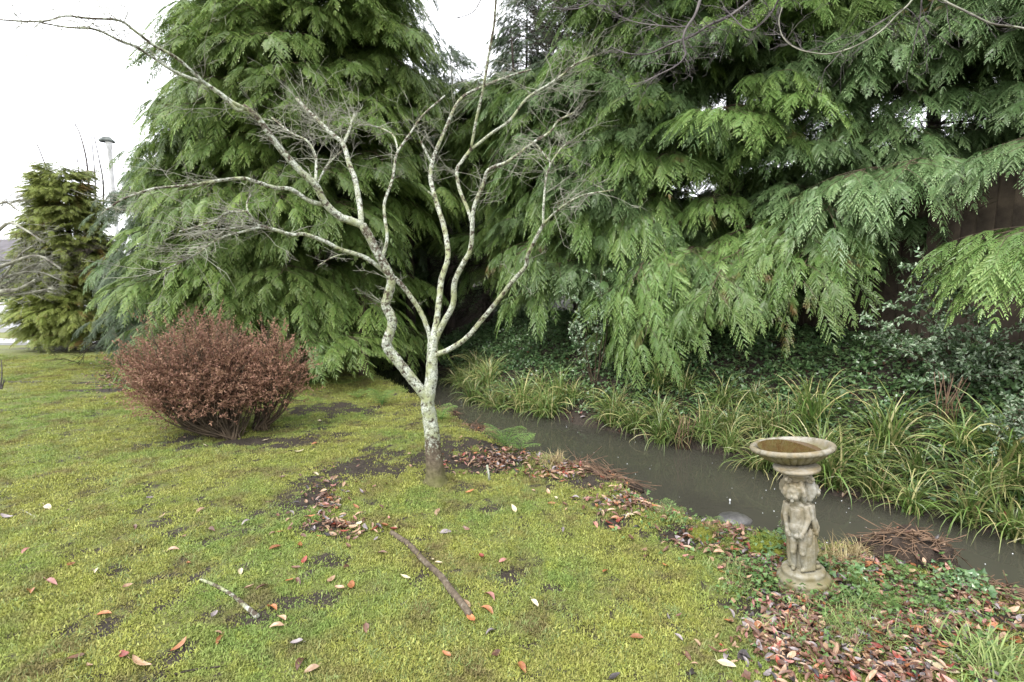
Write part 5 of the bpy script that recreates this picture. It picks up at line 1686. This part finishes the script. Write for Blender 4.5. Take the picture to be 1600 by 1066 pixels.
def where(px, py):
    if px > 1300 and py > 985: return 'in the bottom right corner litter'
    if px > 1420: return 'in litter right of the reed heap'
    if px > 1300: return 'in litter just right of the bird bath'
    if px > 1200 and py > 915: return 'in the litter in front of the bird bath'
    if px > 1100: return 'in the litter left of the bird bath'
    if px > 960 and py > 900: return 'on the moss low in the right half'
    if px > 960: return 'between the reed litter and bird bath'
    if px > 800 and py < 790: return 'on the bank beside the brown reed mat'
    if px > 690 and py < 760: return 'on the lawn just right of the tree foot'
    if px > 740: return 'on the moss right of the long stick'
    if px > 620 and py > 780: return 'on the moss close to the long stick'
    if 440 < px < 640 and 730 < py < 860: return 'on the bare earth left of the tree foot'
    if px > 560: return 'on the lawn left of the tree trunk'
    if py < 625: return 'in the drift left behind the bush'
    if py < 720: return 'on the ground under or near the bush'
    if px > 440: return 'on the moss between the two sticks'
    if px > 290 and py > 880: return 'on the moss around the short stick'
    if py > 960: return 'on the moss in the bottom left corner'
    if py > 860: return 'on the moss lower left of the short stick'
    return 'on the open moss at the left'
leaf_pts = list(KEYED)
LIT = [  # cx, cy, a, b, count
    (1000, 782, 70, 18, 16), (1120, 848, 70, 20, 14), (1350, 900, 90, 24, 16),
    (1400, 1060, 210, 60, 26), (1240, 1030, 110, 60, 10),
    (1400, 985, 190, 75, 75), (1240, 975, 80, 70, 28), (1190, 890, 70, 32, 18), (1500, 940, 100, 55, 30), (780, 718, 80, 20, 26), (880, 740, 60, 18, 16), (510, 780, 60, 44, 7), (530, 828, 90, 24, 6),
    (1010, 800, 90, 24, 16), (170, 590, 34, 30, 14), (400, 690, 130, 14, 8), (500, 900, 110, 60, 10), (250, 900, 240, 130, 16), (800, 900, 260, 130, 14), (300, 760, 280, 70, 8), (1080, 860, 90, 30, 14), (640, 1000, 600, 60, 12)]
COLS = ['orange', 'tan', 'brown', 'pink', 'red', 'grey', 'pale']
WTS = [.22, .28, .27, .05, .06, .07, .05]
target_n = 300
tot = sum(l[4] for l in LIT)
for (cx_, cy_, a, b, n_) in LIT:
    for k in range(int(n_ / tot * (target_n - len(KEYED))) + 1):
        th = rnd.uniform(0, 6.28); r_ = rnd.random() ** .55
        px, py = cx_ + a * r_ * math.cos(th), cy_ + b * r_ * math.sin(th)
        if py > 1062 or px > 1596 or px < 4:
            continue
        leaf_pts.append((px, py, rnd.choices(COLS, WTS)[0], rnd.uniform(.6, 1.05)))
nleaf = 0
for (px, py, c_, s) in leaf_pts:
    g = on_ground(px, py)
    sn = float(sdist(np.array([g.x]), np.array([g.y]), NEAR)[0])
    if sn > -.02 or nleaf >= 300:
        continue
    o = add('fallen_leaf', rnd.choice(LEAF[c_]), None, (g.x, g.y, g.z + .012), (R(rnd.uniform(-22, 22)), R(rnd.uniform(-18, 18)), rnd.uniform(0, 6.28)), (s, s, s))
    tag(o, f'{CD[c_]} fallen leaf {where(px, py)}', 'leaf', 'fallen leaves scattered over lawn and bank')
    nleaf += 1
# the mass of smaller leaves
def litter(name, n, pick, label, sc=(.4, .82)):
    P = np.array([pick() for _ in range(n)])
    z = height(P[:, 0], P[:, 1]) + nr.uniform(.004, .03, n)
    rot = np.stack([nr.normal(0, .35, n), nr.normal(0, .35, n), nr.uniform(0, 6.28, n)], 1)
    ms = LEAF['brown'][:3] + LEAF['tan'][:3] + LEAF['orange'][:1] + LEAF['brown'][2:6] + LEAF['grey'][:2] + LEAF['brown'][3:7] + LEAF['red'][:1] + LEAF['pink'][:1] + LEAF['tan'][3:5] + LEAF['black'][:2]
    return scatter(name, np.stack([P[:, 0], P[:, 1], z], 1), rot, nr.uniform(*sc, n), ms, label)
w_ = np.array([l[4] for l in LIT[:15]] , float); w_[5] *= 1.2; w_ /= w_.sum()
def pick_near():
    while True:
        cx_, cy_, a, b, _ = LIT[nr.choice(15, p=w_)]
        th = nr.uniform(0, 6.28); r_ = abs(nr.normal(0, .62))
        g = ground_at(cx_ + a * r_ * math.cos(th), cy_ + b * r_ * math.sin(th))
        if sdist(np.array([g.x]), np.array([g.y]), NEAR)[0] < .05:
            return g.x, g.y
litter('leaf_litter', 6200, pick_near, 'small damp brown leaves massed on the near bank')
def pick_far():
    while True:
        y = nr.uniform(2.5, 9); x = nr.uniform(-1, 6.5)
        s = sdist(np.array([x]), np.array([y]), FAR)[0]
        if .02 < s < 1.9:
            return x, y
litter('bank_leaf_litter', 1500, pick_far, 'brown leaves caught in ivy and sedge on the far bank', (.6, 1.1))

ORD = ['leftmost', 'second from left', 'third from left', 'fourth from left', 'fifth from left', 'sixth from left', 'seventh from left', 'eighth from left', 'ninth from left', 'tenth from left', 'eleventh from left', 'twelfth from left', 'thirteenth from left', 'fourteenth from left', 'fifteenth from left', 'sixteenth from left']
def tell_apart(prefix):
    by = {}
    for o in bpy.data.objects:
        if o.name.startswith(prefix) and 'category' in o:
            by.setdefault(o['label'], []).append(o)
    for l, os_ in by.items():
        if len(os_) > 1:
            os_.sort(key=lambda o: project(o.location.x, o.location.y, o.location.z)[0])
            for k_, o in enumerate(os_):
                o['label'] = l + ', ' + (ORD[k_] if k_ < len(os_) - 1 else 'rightmost')
tell_apart('fallen_leaf'); tell_apart('sedge_clump')

# rain splashes on the water: tiny beads
V0, F0_ = ell((0, 0, 0), (.006, .006, .005), k=6, j=4)
P = []
while len(P) < 70:
    px, py = nr.uniform(740, 1600), nr.uniform(650, 890)
    g = ground_at(px, py, WATER)
    if sdist(np.array([g.x]), np.array([g.y]), NEAR)[0] > .12 and sdist(np.array([g.x]), np.array([g.y]), FAR)[0] < -.05:
        P.append((g.x, g.y, WATER + .002))
k = len(P)
scatter('rain_splashes', P, np.zeros((k, 3)), nr.uniform(.25, .75, k), [make_mesh('splash', V0, clean(F0_), 'splash_drop', None, True)], 'tiny rain splashes on the stream')
g = ground_at(1140, 793, WATER)
V, F = lathe([(.0005, .0), (.006, .0), (.003, .012), (.002, .022), (.006, .027), (.007, .033), (.004, .039), (.0005, .041)], 12)
tag(add('water_jet', make_mesh('water_jet', V, F, 'splash_drop', None, True), None, (g.x, g.y, WATER + .03)), 'little upright raindrop splash over the wet stone', 'splash')
print('OBJECTS', len(bpy.data.objects))
